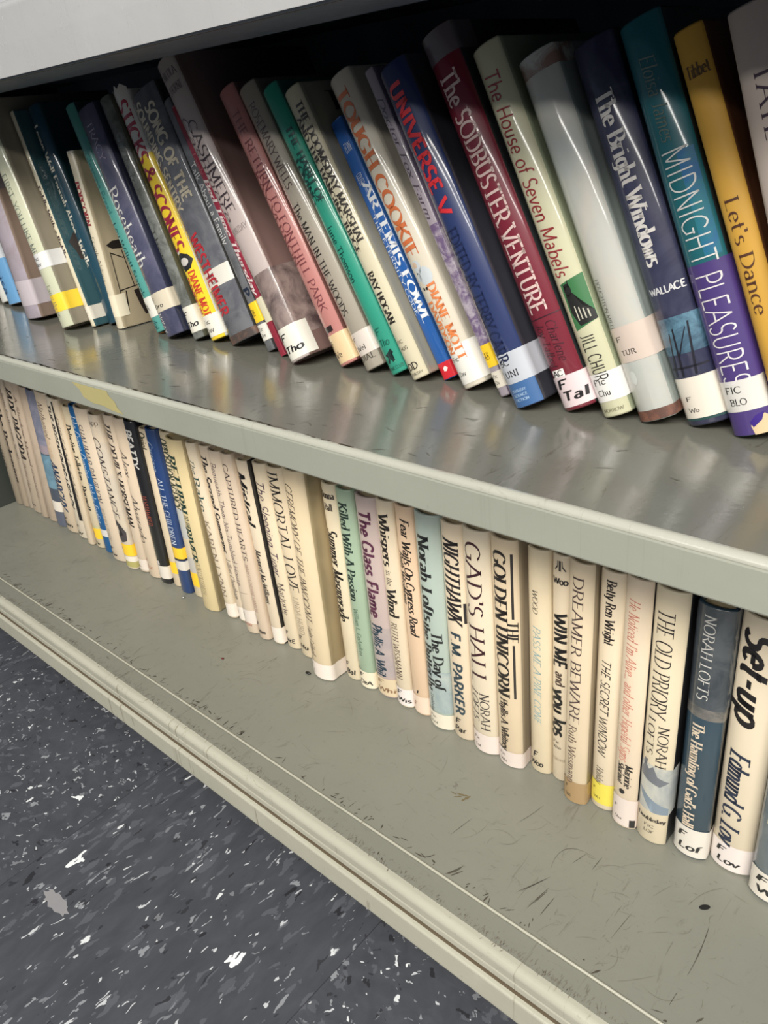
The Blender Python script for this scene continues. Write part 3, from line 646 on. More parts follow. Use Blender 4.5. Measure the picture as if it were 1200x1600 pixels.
text(b, 'label_lettering', 'FIC', .87, .011, .2, .36, 'sans', (60, 56, 50), across=True); text(b, 'label_lettering', 'HOG', .895, .011, .25, .42, 'sans', (60, 56, 50), across=True); text(b, 'publisher_mark', 'DD', .965, .022, .2, .55, 'slab', (34, 30, 28), across=True); text(b, 'publisher_lettering', 'DOUBLEDAY', .985, .008, .15, .7, 'sans', (60, 54, 50), across=True)
side_text(b, 'cover_lettering', 'THE', .02, .07, .10, .014, 'bold', (34, 32, 34)); side_text(b, 'cover_lettering', 'MAN', .03, .07, .19, .014, 'bold', (34, 32, 34))
b = book('artemis', 'short bright blue paperback with white letters and a red foot', (26, 92, 170), cover=(30, 80, 140), soft=True, bulge=.0012)
text(b, 'author_lettering', 'EOIN', .12, .032, .34, .5, 'sans', (214, 222, 232), across=True); text(b, 'author_lettering', 'COLFER', .20, .24, .5, .42, 'sans', (214, 222, 232)); b.root.children[-1].name = 'author_lettering'
text(b, 'title_lettering', 'ARTEMIS FOWL', .24, .78, .72, .50, 'bold', (232, 236, 240)); text(b, 'title_lettering', 'THE ETERNITY CODE', .35, .74, .25, .28, 'sans', (214, 226, 240)); strip(b, 'printed_band', .935, 1, cover_mat((204, 34, 48)), wr=.03); shape(b, 'publisher_mark', [[(.4, .955), (.6, .95), (.75, .96), (.6, .97), (.4, .968)]], ink((240, 226, 220)))
b = book('tough', 'white book titled Tough Cookie in orange with a chef figure', (216, 208, 190), cover=(196, 190, 174))
text(b, 'title_lettering', 'TOUGH COOKIE', .04, .57, .45, .50, 'bold', (206, 112, 64)); text(b, 'author_lettering', 'DIANE MOTT', .66, .91, .64, .30, 'bold', (220, 128, 72)); text(b, 'author_lettering', 'DAVIDSON', .71, .885, .28, .27, 'bold', (220, 128, 72))
shape(b, 'printed_chef', [ell(.40, .60, .17, .022), ell(.58, .635, .26, .030), ell(.30, .63, .12, .014)], ink((196, 204, 208))); shape(b, 'chef_shoes', [ell(.30, .668, .05, .005), ell(.44, .670, .055, .005), ell(.30, .618, .025, .003)], ink((34, 32, 34)), .0003); shape(b, 'chef_face', [ell(.34, .592, .10, .009)], ink((206, 180, 156)), .0003)
lab(b, .86, .985, (228, 226, 218), ('Fic', 'Dav'), wr=.012, tw=.32, size=.014)
b = book('fox', 'narrow lilac-patterned spine titled Fox Farm with a yellow label', (168, 158, 168), cover=(120, 108, 130), bulge=.001)
strip(b, 'printed_pattern', .46, .88, cover_mat((112, 92, 128), (186, 176, 186), 1, 130)); text(b, 'title_lettering', 'Doctor Fox Farm', .08, .44, .48, .56, 'serifi', (92, 82, 92)); lab(b, .835, .905, (252, 208, 40), ('A.H',), wr=.015); lab(b, .92, .97, (224, 216, 200), ('Fic', 'Du'), wr=.012)
b = book('universe', 'blue book with red letters Universe V and a silver band label', (38, 52, 98), cover=(52, 54, 62))
text(b, 'title_lettering', 'UNIVERSE V', .05, .42, .45, .44, 'sansb', (206, 44, 52)); text(b, 'author_lettering', 'EDITED BY TERRY CARR', .46, .86, .35, .42, 'slab', (24, 36, 74)); strip(b, 'printed_band', .91, 1, cover_mat((60, 100, 150)), wr=.0); lab(b, .835, .925, (186, 190, 198), ('SC', 'UNI'), wr=.03, tw=.5)
for k, s_ in enumerate(('DOUBLEDAY', 'SCIENCE', 'FICTION')): text(b, 'publisher_lettering', s_, .952+.014*k, .008, .2, .5, 'sansb', (150, 176, 206), across=True)
b = book('sod', 'maroon book titled The Sodbuster Venture in a clear plastic cover', (118, 30, 48), cover=(36, 42, 44))
strip(b, 'clear_top', .0, .07, cover_mat((92, 84, 88)), wr=.02); text(b, 'title_lettering', 'The SODBUSTER VENTURE', .10, .73, .48, .50, 'slab', (216, 190, 184)); text(b, 'author_lettering', 'Charlene', .755, .865, .68, .26, 'serifi', (70, 20, 34)); text(b, 'author_lettering', 'Joy Talbot', .755, .875, .32, .26, 'serifi', (70, 20, 34))
strip(b, 'printed_rule', .742, .745, ink((60, 16, 30)), .0002, 0, 0); lab(b, .905, .99, (222, 204, 206), ('F', 'Tal'), style='pen', wr=.02, tw=.8, size=.024); shape(b, 'publisher_mark', [[(.12, .885), (.55, .885), (.55, .905), (.12, .905)]], ink((240, 236, 230))); text(b, 'publisher_lettering', 'AC', .902, .014, .16, .34, 'slab', (30, 26, 26), .0004, across=True)
b = book('house', 'pale cream book titled The House of Seven Mabels with a black cat picture', (206, 204, 172), cover=(150, 158, 130))
text(b, 'title_lettering', 'The House of Seven Mabels', .06, .60, .45, .50, 'sansi', (150, 52, 56)); shape(b, 'printed_panel', [[(.22, .62), (1, .61), (1, .735), (.22, .75)]], ink((58, 116, 70))); shape(b, 'printed_cat', [ell(.42, .640, .13, .018), [(.3, .65), (.55, .65), (.72, .69), (.98, .71), (1, .735), (.45, .74), (.28, .70)], [(.30, .618), (.36, .628), (.42, .628), (.34, .64)], [(.52, .612), (.52, .635), (.44, .632)]], ink((30, 30, 28)), .0003)
shape(b, 'cat_stripes', [[(.45+.12*k, .685+.006*k), (.49+.12*k, .685+.006*k), (.50+.12*k, .725), (.46+.12*k, .725)] for k in range(4)], ink((190, 186, 170)), .0004)
text(b, 'author_lettering', 'JILL CHUR', .765, .895, .5, .46, 'sans', (40, 38, 36)); lab(b, .875, .955, (226, 224, 220), ('Fic', 'Chu'), wr=.012, tw=.45); text(b, 'publisher_lettering', 'MORROW', .985, .009, .15, .7, 'serif', (110, 106, 80), across=True)
side_shape(b, 'cover_panel', [[(.02, .26), (.07, .26), (.07, .62), (.02, .62)]], ink((30, 26, 26))); side_shape(b, 'cover_picture', [[(.02, .44), (.07, .44), (.07, .62), (.02, .62)]], ink((96, 36, 28)), .0003)
b = book('tur', 'pale grey-blue book without a title, pinkish label and worn brown foot', (186, 192, 188), cover=(150, 160, 156), col2=(200, 196, 186), ns=9)
text(b, 'publisher_lettering', 'HOUGHTON MIFFL', .585, .73, .16, .13, 'light', (60, 60, 66)); lab(b, .725, .825, (206, 190, 178), ('F', 'TUR'), wr=.012, tw=.42, size=.013); strip(b, 'worn_foot', .968, 1, cover_mat((124, 84, 68), (90, 62, 54), 0, 90), wr=.02); shape(b, 'printed_scroll', [ell(.30, .87, .09, .02)], ink((198, 202, 196))); strip(b, 'worn_head', 0, .05, cover_mat((168, 170, 166), (120, 90, 78), 1, 60), wr=.02)
b = book('bright', 'midnight blue book titled The Bright Windows with a pale label foot', (40, 42, 70), cover=(26, 28, 40), col2=(64, 66, 92), ns=22)
text(b, 'title_lettering', 'The Bright Windows', .12, .56, .48, .40, 'bold', (220, 216, 212)); text(b, 'author_lettering', 'WALLACE', .635, .018, .10, .86, 'sansb', (216, 216, 218), across=True)
strip(b, 'printed_night_sky', .70, .80, cover_mat((36, 56, 80), (90, 130, 150), 1, 40), wr=.01); shape(b, 'printed_branches', [[(.1, .86), (.16, .86), (.30, .74), (.27, .74)], [(.3, .86), (.36, .86), (.42, .73), (.38, .73)], [(.38, .80), (.7, .73), (.7, .735), (.38, .81)], [(.62, .86), (.68, .86), (.80, .72), (.76, .72)], [(.05, .835), (.95, .835), (.95, .84), (.05, .84)]], ink((20, 20, 34)), .0003)
lab(b, .865, .978, (226, 218, 204), ('', 'F', 'Wo'), wr=.02, tw=.36, size=.011); strip(b, 'printed_rule', .978, .985, ink((36, 70, 70)), .0002, .01, .02)
b = book('midnight', 'teal and purple book titled Midnight Pleasures with a torn foot corner', (22, 98, 108), cover=(40, 44, 46))
strip(b, 'printed_band', .56, 1, cover_mat((72, 54, 118)), wr=.01); text(b, 'title_lettering', 'MIDNIGHT', .29, .565, .52, .60, 'sansl', (214, 216, 214)); text(b, 'title_lettering', 'PLEASURES', .585, .865, .50, .62, 'sansl', (222, 218, 220)); strip(b, 'printed_glow', .30, .55, cover_mat((28, 98, 150), (30, 120, 130), 1, 30), .00014, 0, 0, u0=.55, u1=1)
text(b, 'author_lettering', 'Eloisa James', .08, .27, .5, .34, 'serifi', (96, 112, 104)); lab(b, .855, .935, (216, 214, 208), ('FIC', 'BLO'), wr=.02, tw=.42, size=.016); shape(b, 'torn_patch', [[(.55, .975), (.7, .96), (.9, .95), (.99, .96), (.99, .999), (.6, .999)]], cover_mat((206, 184, 146), None, 0), .00025); shape(b, 'bare_patch', [[(.55, .965), (.72, .95), (.9, .945), (.82, .965), (.6, .98)]], cover_mat((50, 20, 120), None, 0), .0003)
b = book('lets', "golden yellow cloth book titled Let's Dance", (210, 162, 66), cover=(96, 58, 32), gloss=0)
text(b, 'title_lettering', "Let's Dance", .38, .66, .48, .46, 'serif', (84, 50, 34)); text(b, 'author_lettering', 'Tibbet', .105, .026, .14, .75, 'bold', (96, 72, 44), across=True); lab(b, .86, .97, (230, 222, 206), ('F', 'Tib'), wr=.02)
strip(b, 'browned_band', .80, .86, cover_mat((204, 152, 52), None, 0))
b = book('taylor', 'pale mauve-grey book at the right end of the upper row', (196, 182, 172), gloss=0); text(b, 'author_lettering', 'TAYLOR JAMES', .12, .55, .5, .34, 'serif', (60, 44, 62)); lab(b, .86, .97, WHITE, ('F', 'Tay'))

# ================================================================ lower row
CR = (226, 210, 184); CR2 = (218, 198, 172); MK = (30, 28, 30)
def low_(key, label, col=CR, **kw): return book(key, label, col, gloss=kw.pop('gloss', 2), **kw)
b = low_('dark0', 'plain beige book at the far left end of the lower row against the end panel', (150, 138, 120)); text(b, 'title_lettering', 'The Living', .2, .7, .5, .4, 'serif', (70, 62, 56))
b = low_('black1', 'beige book with heavy black letters, second from the left end of the lower row', (172, 156, 136)); text(b, 'title_lettering', 'The Reckoning', .2, .8, .5, .56, 'bold', (34, 30, 32))
b = low_('thin2', 'thin beige book left of the Jade Pagoda book', (180, 166, 148)); text(b, 'title_lettering', 'June Catherine Scott', .1, .6, .5, .5, 'serif', (90, 80, 76))
b = low_('jade', 'beige book titled Jade Pagoda in black slanted letters', (186, 170, 150)); text(b, 'title_lettering', 'JADE PAGODA', .06, .58, .5, .56, 'boldi', (30, 26, 28)); text(b, 'author_lettering', 'Betty Hale', .62, .84, .5, .3, 'serif', (140, 120, 104)); text(b, 'label_lettering', 'Hyn', .95, .016, .2, .5, 'pen', (100, 90, 84), across=True)
b = low_('small', 'beige book with faded brown lettering, right of the Jade Pagoda book', (188, 170, 150)); text(b, 'title_lettering', 'A Shadow Moved', .1, .6, .5, .4, 'serif', (120, 96, 84)); text(b, 'author_lettering', 'FERNANDE', .62, .86, .5, .34, 'light', (130, 110, 96))
b = low_('plain5', 'plain beige spine without lettering, left of the blue and grey spine', (192, 174, 154), col2=(180, 162, 142))
b = low_('bluegrey', 'grey-violet spine fading to light blue with a white band label near its foot', (112, 116, 134), col2=(142, 140, 156), ns=30)
strip(b, 'printed_band', .44, .70, cover_mat((118, 156, 176), (96, 128, 146), 2, 30)); strip(b, 'printed_band', .38, .45, cover_mat((156, 144, 152))); strip(b, 'printed_band', .70, .80, cover_mat((70, 78, 92))); lab(b, .80, .88, (226, 218, 204), ('F',)); strip(b, 'printed_band', .88, 1, cover_mat((88, 94, 110)))
b = low_('anarchy', 'cream book lettered Nathaniel at the top and Anarchy in blue below', (214, 196, 170)); text(b, 'author_lettering', 'Nathaniel', .06, .30, .55, .34, 'serifi', (120, 104, 96)); text(b, 'title_lettering', 'EXPLORERS', .30, .45, .45, .36, 'light', (206, 170, 130)); text(b, 'title_lettering', 'ANARCHY', .47, .82, .48, .50, 'boldi', (44, 64, 96)); text(b, 'label_lettering', 'Ben', .96, .026, .2, .6, 'pen', MK, across=True); text(b, 'label_lettering', 'F', .92, .022, .25, .25, 'pen', MK, across=True)
b = low_('regens', 'cream book titled The Regensburg Legacy with a black right edge', (224, 212, 190), cover=(26, 26, 28)); strip(b, 'printed_edge', .02, .86, ink((26, 24, 26), 2), wl=0, wr=.02, u0=.66, u1=1); text(b, 'title_lettering', 'THE REGENSBURG LEGACY', .05, .78, .32, .50, 'sansb', (36, 32, 34)); text(b, 'label_lettering', 'F', .93, .022, .2, .3, 'pen', MK, across=True); text(b, 'label_lettering', 'W', .975, .02, .3, .4, 'pen', MK, across=True)
b = low_('dist', 'cream book with thin slanted grey letters left of the bold Detective spine', (224, 206, 178)); text(b, 'title_lettering', 'DISTANT CASE', .10, .66, .45, .46, 'lighti', (96, 80, 72))
b = low_('detect', 'cream book with heavy black letters Detective and a yellow label', (218, 202, 170)); text(b, 'title_lettering', 'Detective Tellerton', .12, .50, .5, .58, 'bold', (28, 24, 22)); text(b, 'author_lettering', 'Burnett', .54, .72, .5, .5, 'bold', (28, 24, 22)); lab(b, .85, .93, YEL, ('B',), inkc=(180, 140, 30)); text(b, 'label_lettering', 'Fic', .975, .02, .2, .6, 'sansb', MK, across=True); strip(b, 'printed_band', .83, .85, cover_mat((196, 192, 150)))
b = low_('bluescript', 'narrow bright blue spine with white slanted script', (22, 92, 148), cover=(24, 80, 130)); text(b, 'title_lettering', 'John Crosse Cunning', .05, .46, .5, .60, 'serifi', (210, 224, 236)); text(b, 'author_lettering', 'Nicholas Freeling', .5, .78, .5, .50, 'serifi', (200, 216, 232)); lab(b, .83, .88, (214, 210, 206), ('F',))
b = low_('shalimar', 'cream book titled Shalimar Pavilion, right of the bright blue spine', (226, 208, 184)); text(b, 'title_lettering', 'SHALIMAR PAVILION', .10, .60, .40, .42, 'serif', (50, 60, 84)); text(b, 'author_lettering', 'BEVERLY TERRY', .64, .86, .40, .28, 'light', (110, 104, 104)); text(b, 'label_lettering', 'F', .93, .02, .2, .25, 'pen', MK, across=True); text(b, 'label_lettering', 'Ter', .97, .018, .15, .5, 'pen', MK, across=True)
b = low_('constance', 'cream book titled Constance with a ribbon drawing and a yellow label', (222, 206, 182), col2=(206, 196, 180), ns=24); text(b, 'author_lettering', 'Tapp', .06, .03, .12, .8, 'light', (70, 62, 58), across=True); text(b, 'title_lettering', 'CONSTANCE', .13, .64, .55, .44, 'serifi', (58, 50, 50))
shape(b, 'printed_ribbon', [[(.2, .70), (.42, .66), (.7, .69), (.92, .74), (.86, .80), (.5, .815), (.3, .78), (.5, .77), (.74, .76), (.6, .73), (.4, .70), (.3, .715)]], ink((70, 66, 68), 2)); lab(b, .825, .905, YEL, ('M',), inkc=(190, 150, 40)); lab(b, .91, .945, (232, 224, 208), ('F',)); strip(b, 'printed_band', .945, .985, cover_mat((176, 168, 104), None, 2))
b = low_('devil', 'cream book titled The Devils Horseman in black slanted letters', (220, 202, 178)); text(b, 'title_lettering', "THE DEVIL'S HORSEMAN", .04, .68, .5, .52, 'boldi', (46, 38, 36)); lab(b, .91, .985, (226, 214, 200), ('F', 'Mo'), tw=.4)
b = low_('alex', 'cream book lettered Alex and Alvarado in slanted letters, left of the black spine', (226, 206, 180)); text(b, 'title_lettering', 'Alex', .18, .34, .5, .46, 'serifi', (96, 86, 82)); text(b, 'author_lettering', 'Alvarado', .46, .76, .5, .46, 'serifi', (84, 76, 76)); text(b, 'label_lettering', 'F', .90, .02, .2, .25, 'type', (190, 120, 90), across=True); text(b, 'label_lettering', 'Esc', .94, .02, .25, .5, 'type', (190, 120, 90), across=True)
b = low_('beatty', 'glossy black book with white letters and a white label, lower row', (20, 20, 24), gloss=1); text(b, 'author_lettering', 'BEATTY', .05, .27, .5, .50, 'sansb', (224, 222, 216)); text(b, 'title_lettering', 'JAYHAWKER', .43, .62, .55, .42, 'serif', (166, 84, 66)); lab(b, .88, .965, (228, 220, 206), ('F',), wr=.03); shape(b, 'publisher_mark', [[(.2, .85), (.55, .85), (.6, .872), (.3, .88)]], ink((210, 204, 196)))
b = low_('redthin', 'thin cream spine with a reddish edge and a yellow label, right of the black spine', (226, 208, 178), cover=(150, 70, 60)); lab(b, .83, .91, YEL, ('',)); text(b, 'title_lettering', 'Quiet', .02, .12, .5, .6, 'bold', (80, 76, 60))
b = low_('children', 'royal blue book titled All the Children with a yellow band and white label', (32, 64, 118), gloss=1); text(b, 'author_lettering', 'Carrigan', .07, .24, .45, .42, 'serifi', (180, 200, 226)); text(b, 'title_lettering', 'ALL THE CHILDREN', .28, .68, .62, .34, 'serif', (210, 220, 234)); text(b, 'title_lettering', 'WERE BEAUTIFUL', .30, .62, .28, .26, 'serif', (170, 190, 220)); strip(b, 'printed_rule', .765, .78, ink((20, 22, 30))); lab(b, .70, .77, YEL, ('',), wr=.01); lab(b, .785, .845, (220, 214, 202), ('F',), wr=.01)
b = low_('opp', 'cream spine lettered Opposition Agency in dark green, mostly behind the blue one', (222, 206, 172)); text(b, 'title_lettering', 'OPPOSITION AGENCY', .04, .44, .45, .55, 'bold', (66, 72, 52)); lab(b, .84, .93, YEL, ('',)); strip(b, 'printed_band', .44, .62, cover_mat((196, 196, 190), None, 2)); strip(b, 'printed_band', .74, .84, cover_mat((190, 186, 178), None, 2))
b = low_('river', 'yellowish cream book titled Return to the River with a tan cover', (228, 208, 160), cover=(170, 154, 118)); text(b, 'title_lettering', 'RETURN', .09, .41, .36, .46, 'bold', (26, 62, 52)); text(b, 'title_lettering', 'TO THE', .42, .50, .45, .24, 'bold', (36, 66, 56)); text(b, 'title_lettering', 'RIVER', .50, .70, .36, .42, 'bold', (26, 62, 52)); text(b, 'author_lettering', 'DON COLDSMITH', .70, .90, .5, .26, 'light', (110, 100, 80))
side_shape(b, 'cover_picture', [[(.012, .80), (.03, .77), (.10, .76), (.13, .80), (.13, .99), (.012, .99)]], cover_mat((116, 104, 84), (60, 52, 44), 2, 60)); side_shape(b, 'cover_rider', [[(.03, .70), (.045, .68), (.055, .72), (.05, .76), (.035, .76), (.036, .73)]], ink((36, 30, 28), 2))
b = low_('rake', 'cream book titled The Rake in dark teal letters', (232, 216, 188)); text(b, 'title_lettering', 'The', .08, .16, .5, .36, 'serifi', (70, 100, 96)); text(b, 'title_lettering', 'Rake', .18, .37, .5, .50, 'serif', (30, 74, 72)); text(b, 'author_lettering', 'KAREN LYNN', .42, .87, .46, .46, 'serif', (140, 124, 108)); lab(b, .91, .99, (232, 222, 208), ('F',), tw=.3)
b = low_('scented', 'cream book titled The Second Summons in black slanted letters', (226, 208, 182)); text(b, 'title_lettering', 'The Second Summons', .04, .58, .45, .58, 'boldi', (34, 28, 30)); text(b, 'author_lettering', 'Lillian Cheatham', .62, .86, .5, .40, 'serifi', (70, 62, 60)); lab(b, .91, .99, (232, 222, 208), ('F',))
b = low_('bequeath', 'cream book titled Bequeath Them No Tumbled House in thin rounded letters', (222, 204, 180)); text(b, 'title_lettering', 'Bequeath Them No Tumbled House', .06, .72, .46, .42, 'sansl', (92, 66, 84)); strip(b, 'printed_rule', .76, .762, ink((90, 80, 76), 2), u0=.3, u1=.9, wl=0, wr=0); lab(b, .86, .94, (224, 214, 202), ('F',)); text(b, 'publisher_lettering', 'DODD', .955, .016, .2, .55, 'sans', (180, 80, 70), across=True)
b = low_('captured', 'cream book titled Captured Hearts in plain serif capitals', (222, 202, 178)); text(b, 'title_lettering', 'CAPTURED HEARTS', .05, .55, .48, .42, 'serif', (72, 60, 60)); text(b, 'author_lettering', 'MARY CATHERINE HANSON', .57, .84, .48, .26, 'light', (150, 100, 90)); text(b, 'label_lettering', 'F', .925, .024, .15, .25, 'pen', MK, across=True); text(b, 'label_lettering', 'Han', .965, .022, .2, .6, 'pen', MK, across=True)
b = low_('mistral', 'cream book titled Mistral in a heavy black brush script', (228, 212, 186), cover=(40, 38, 38)); text(b, 'title_lettering', 'Mistral', .05, .32, .45, .62, 'sansbi', (22, 20, 22)); text(b, 'author_lettering', 'Margaret MacWilliams', .46, .76, .5, .42, 'boldi', (50, 42, 40)); strip(b, 'printed_edge', .24, .86, ink((30, 36, 34), 2), wl=0, wr=.02, u0=.88, u1=1); lab(b, .90, .99, (232, 222, 208), ('',))
b = low_('tiger', 'cream book titled The Sleeping Tiger in thin violet-brown letters', (232, 216, 186)); text(b, 'title_lettering', 'The Sleeping Tiger', .08, .58, .5, .50, 'sansi', (84, 62, 82)); text(b, 'author_lettering', 'Marjorie', .62, .80, .62, .32, 'serif', (90, 74, 74)); text(b, 'author_lettering', 'McEvoy', .64, .80, .28, .28, 'serif', (90, 74, 74)); text(b, 'label_lettering', 'F', .925, .024, .2, .22, 'pen', MK, across=True); text(b, 'label_lettering', 'McE', .965, .022, .15, .65, 'pen', MK, across=True)
b = low_('immortal', 'cream book titled Immortal Love in tall dark capitals', (230, 212, 180)); text(b, 'title_lettering', 'IMMORTAL LOVE', -.02+.04, .63, .48, .56, 'serif', (52, 46, 44)); text(b, 'author_lettering', 'LINDA HURD', .66, .87, .5, .30, 'light', (140, 126, 110)); text(b, 'label_lettering', 'F', .91, .026, .15, .25, 'pen', MK, across=True); text(b, 'label_lettering', 'Hu', .955, .026, .2, .5, 'pen', MK, across=True)
b = low_('ceremony', 'thick cream book titled Ceremony of the Innocent, standing forward with its tan cover showing', (232, 212, 176), cover=(176, 158, 122)); text(b, 'title_lettering', 'CEREMONY OF THE INNOCENT', .06, .70, .36, .34, 'serifi', (72, 58, 54)); text(b, 'author_lettering', 'Taylor Caldwell', .73, .88, .34, .24, 'serifi', (100, 84, 74)); lab(b, .915, .995, (236, 224, 212), ('F', 'C'), wr=.05, tw=.2)
side_shape(b, 'cover_ring', [[(.058+.020*math.cos(a), .66+.075*math.sin(a)), (.058+.020*math.cos(a2), .66+.075*math.sin(a2)), (.058+.022*math.cos(a2), .66+.082*math.sin(a2)), (.058+.022*math.cos(a), .66+.082*math.sin(a))] for a, a2 in ((k*.3142, (k+1)*.3142) for k in range(20))], ink((60, 46, 36), 2)); side_text(b, 'cover_lettering', 'I', .05, .058, .90, .022, 'bold', (54, 42, 34)); side_text(b, 'cover_lettering', 'omen of glass', .018, .022, .5, .02, 'light', (170, 150, 116))
b = low_('donna', 'cream book titled Summer Masquerade in tall narrow black letters', (230, 216, 186)); text(b, 'author_lettering', 'Donna', .065, .030, .1, .8, 'bold', (66, 58, 54), across=True); text(b, 'author_lettering', 'Ball', .12, .030, .25, .5, 'bold', (66, 58, 54), across=True); text(b, 'title_lettering', 'Summer Masquerade', .21, .67, .5, .62, 'boldi', (30, 26, 26)); text(b, 'label_lettering', 'F', .93, .026, .15, .28, 'pen', MK, across=True); text(b, 'label_lettering', 'Bal', .97, .026, .2, .6, 'pen', MK, across=True)
b = low_('killed', 'pale green book titled Killed With a Passion', (164, 186, 160)); text(b, 'title_lettering', 'Killed With A Passion', .06, .53, .5, .48, 'bold', (40, 58, 52)); text(b, 'author_lettering', 'William L. DeAndrea', .57, .82, .5, .26, 'serif', (86, 110, 92)); lab(b, .905, .995, (232, 222, 196), ('F', 'DeA'), style='pen', tw=.7, size=.022)
b = low_('glass', 'pinkish grey book titled The Glass Flame in plum letters', (196, 178, 172), cover=(180, 168, 160)); text(b, 'title_lettering', 'The Glass Flame', .06, .57, .5, .50, 'sansb', (92, 44, 70)); strip(b, 'printed_tint', .62, .88, cover_mat((166, 156, 156), (186, 170, 164), 2, 26)); text(b, 'author_lettering', 'Phyllis A. Whit', .61, .885, .48, .46, 'sansb', (36, 60, 76)); lab(b, .895, .99, (214, 196, 164), ('F', 'Whi'), style='pen', inkc=(150, 120, 90), tw=.8, size=.024)
b = low_('whispers', 'cream book titled Whispers in the Wind', (228, 212, 184)); text(b, 'title_lettering', 'Whispers', .06, .29, .5, .52, 'bold', (40, 34, 32)); text(b, 'title_lettering', 'in the', .31, .38, .5, .3, 'serif', (60, 52, 48)); text(b, 'title_lettering', 'Wind', .40, .53, .5, .56, 'bold', (40, 34, 32)); text(b, 'author_lettering', 'RUTH WISSMANN', .56, .85, .46, .36, 'serif', (90, 74, 66)); lab(b, .90, .99, (232, 222, 216), ('F', 'Wis'), style='pen', tw=.75, size=.022)
b = low_('fear', 'peach book titled Fear Waits on Cypress Road', (230, 200, 168)); text(b, 'title_lettering', 'Fear Waits On Cypress Road', .05, .58, .62, .40, 'boldi', (44, 36, 32)); text(b, 'author_lettering', 'Ruth Wissmann', .20, .44, .26, .28, 'boldi', (56, 46, 40)); lab(b, .90, .99, (230, 208, 186), ('F',), style='pen', inkc=(160, 120, 96), tw=.5, size=.022); text(b, 'label_lettering', 'I', .885, .016, .4, .12, 'pen', MK, across=True)
b = low_('norah', 'pale blue-green book titled The Day of the Butterfly', (178, 192, 182), cover=(170, 184, 176)); text(b, 'author_lettering', 'Norah Lofts', .09, .47, .42, .44, 'bold', (34, 36, 38)); text(b, 'title_lettering', 'The Day of', .51, .79, .68, .36, 'bold', (34, 36, 38)); text(b, 'title_lettering', 'the Butterfly', .48, .81, .28, .34, 'bold', (34, 36, 38)); strip(b, 'printed_tint', .70, .91, cover_mat((150, 166, 168), (182, 192, 184), 2, 24)); text(b, 'publisher_lettering', 'Doubleday', .83, .92, .3, .16, 'serif', (60, 70, 76)); lab(b, .92, .995, (226, 218, 198), ('Fic', 'Lof'), tw=.3, size=.012)
b = low_('night', 'cream book titled Nighthawk in tall slanted black letters', (230, 212, 184), cover=(222, 206, 180)); text(b, 'title_lettering', 'NIGHTHAWK', .06, .42, .5, .64, 'boldi', (34, 28, 30)); text(b, 'author_lettering', 'F.M. PARKER', .47, .87, .5, .44, 'sansb', (52, 70, 80)); text(b, 'label_lettering', 'F', .925, .026, .2, .28, 'pen', MK, across=True); text(b, 'label_lettering', 'Par', .965, .026, .15, .6, 'pen', MK, across=True); shape(b, 'publisher_mark', [[(.9, .33), (.99, .33), (.99, .42), (.9, .42)]], ink((40, 36, 36), 2))
b = low_('gads', 'cream book titled Gads Hall in large maroon capitals', (230, 216, 190)); text(b, 'title_lettering', "GAD'S HALL", .05, .66, .46, .56, 'serif', (62, 26, 36)); text(b, 'author_lettering', 'NORAH', .70, .88, .64, .32, 'serif', (46, 38, 40)); text(b, 'author_lettering', 'LOFTS', .69, .84, .26, .30, 'serifi', (46, 38, 40)); lab(b, .905, .995, (226, 212, 202), ('Fic', 'Lof'), tw=.24, size=.012)
b = low_('unicorn', 'wide tan-cream book titled The Golden Unicorn', (226, 206, 174), cover=(160, 146, 124)); text(b, 'title_lettering', 'GOLDEN UNICORN', .05, .66, .40, .48, 'bold', (36, 30, 28)); text(b, 'title_lettering', 'THE', .32, .41, .80, .30, 'bold', (36, 30, 28)); text(b, 'author_lettering', 'Phyllis A. Whitney', .675, .925, .40, .30, 'bold', (52, 44, 40))
for v0, v1 in ((.05, .31), (.42, .66)): strip(b, 'printed_rule', v0, v1, ink((50, 44, 42), 2), wl=0, wr=0, u0=.785, u1=.86)
lab(b, .925, .998, (222, 208, 198), ('Fic', 'Whi'), wr=.05, tw=.26, size=.012)
b = low_('pine', 'cream book titled Pass Me a Pine Cone in pale blue letters', (228, 212, 180)); text(b, 'author_lettering', 'WOOD', .16, .255, .42, .24, 'serifi', (36, 34, 34)); text(b, 'title_lettering', 'PASS ME A PINE CONE', .31, .75, .48, .34, 'serifi', (146, 176, 178)); text(b, 'label_lettering', 'F', .925, .028, .2, .25, 'pen', MK, across=True); text(b, 'label_lettering', 'Woo', .965, .024, .06, .65, 'pen', MK, across=True)
b = low_('win', 'narrow cream book titled Win Me and You Lose in chunky black letters', (226, 210, 182)); text(b, 'author_lettering', 'Woo', .11, .024, .1, .8, 'sansb', MK, across=True); text(b, 'title_lettering', 'WIN ME', .23, .46, .52, .72, 'sansb', (24, 22, 22)); text(b, 'title_lettering', 'and', .48, .54, .55, .5, 'sansb', (90, 74, 64)); text(b, 'title_lettering', 'you los', .56, .78, .52, .8, 'sansb', (24, 22, 22)); text(b, 'label_lettering', 'Fic', .815, .013, .15, .4, 'type', MK, across=True); text(b, 'label_lettering', 'Woo', .84, .013, .15, .5, 'type', MK, across=True)
text(b, 'publisher_lettering', 'A GUILD BOOK', .90, .012, .1, .8, 'serif', (140, 126, 104), across=True); shape(b, 'publisher_mark', [[(.44, .02), (.56, .02), (.56, .06), (.44, .06)], [(.36, .02), (.40, .02), (.38, .045), (.22, .06), (.2, .055), (.34, .04)], [(.60, .02), (.64, .02), (.66, .04), (.82, .055), (.8, .06), (.62, .045)]], ink((60, 54, 50), 2))
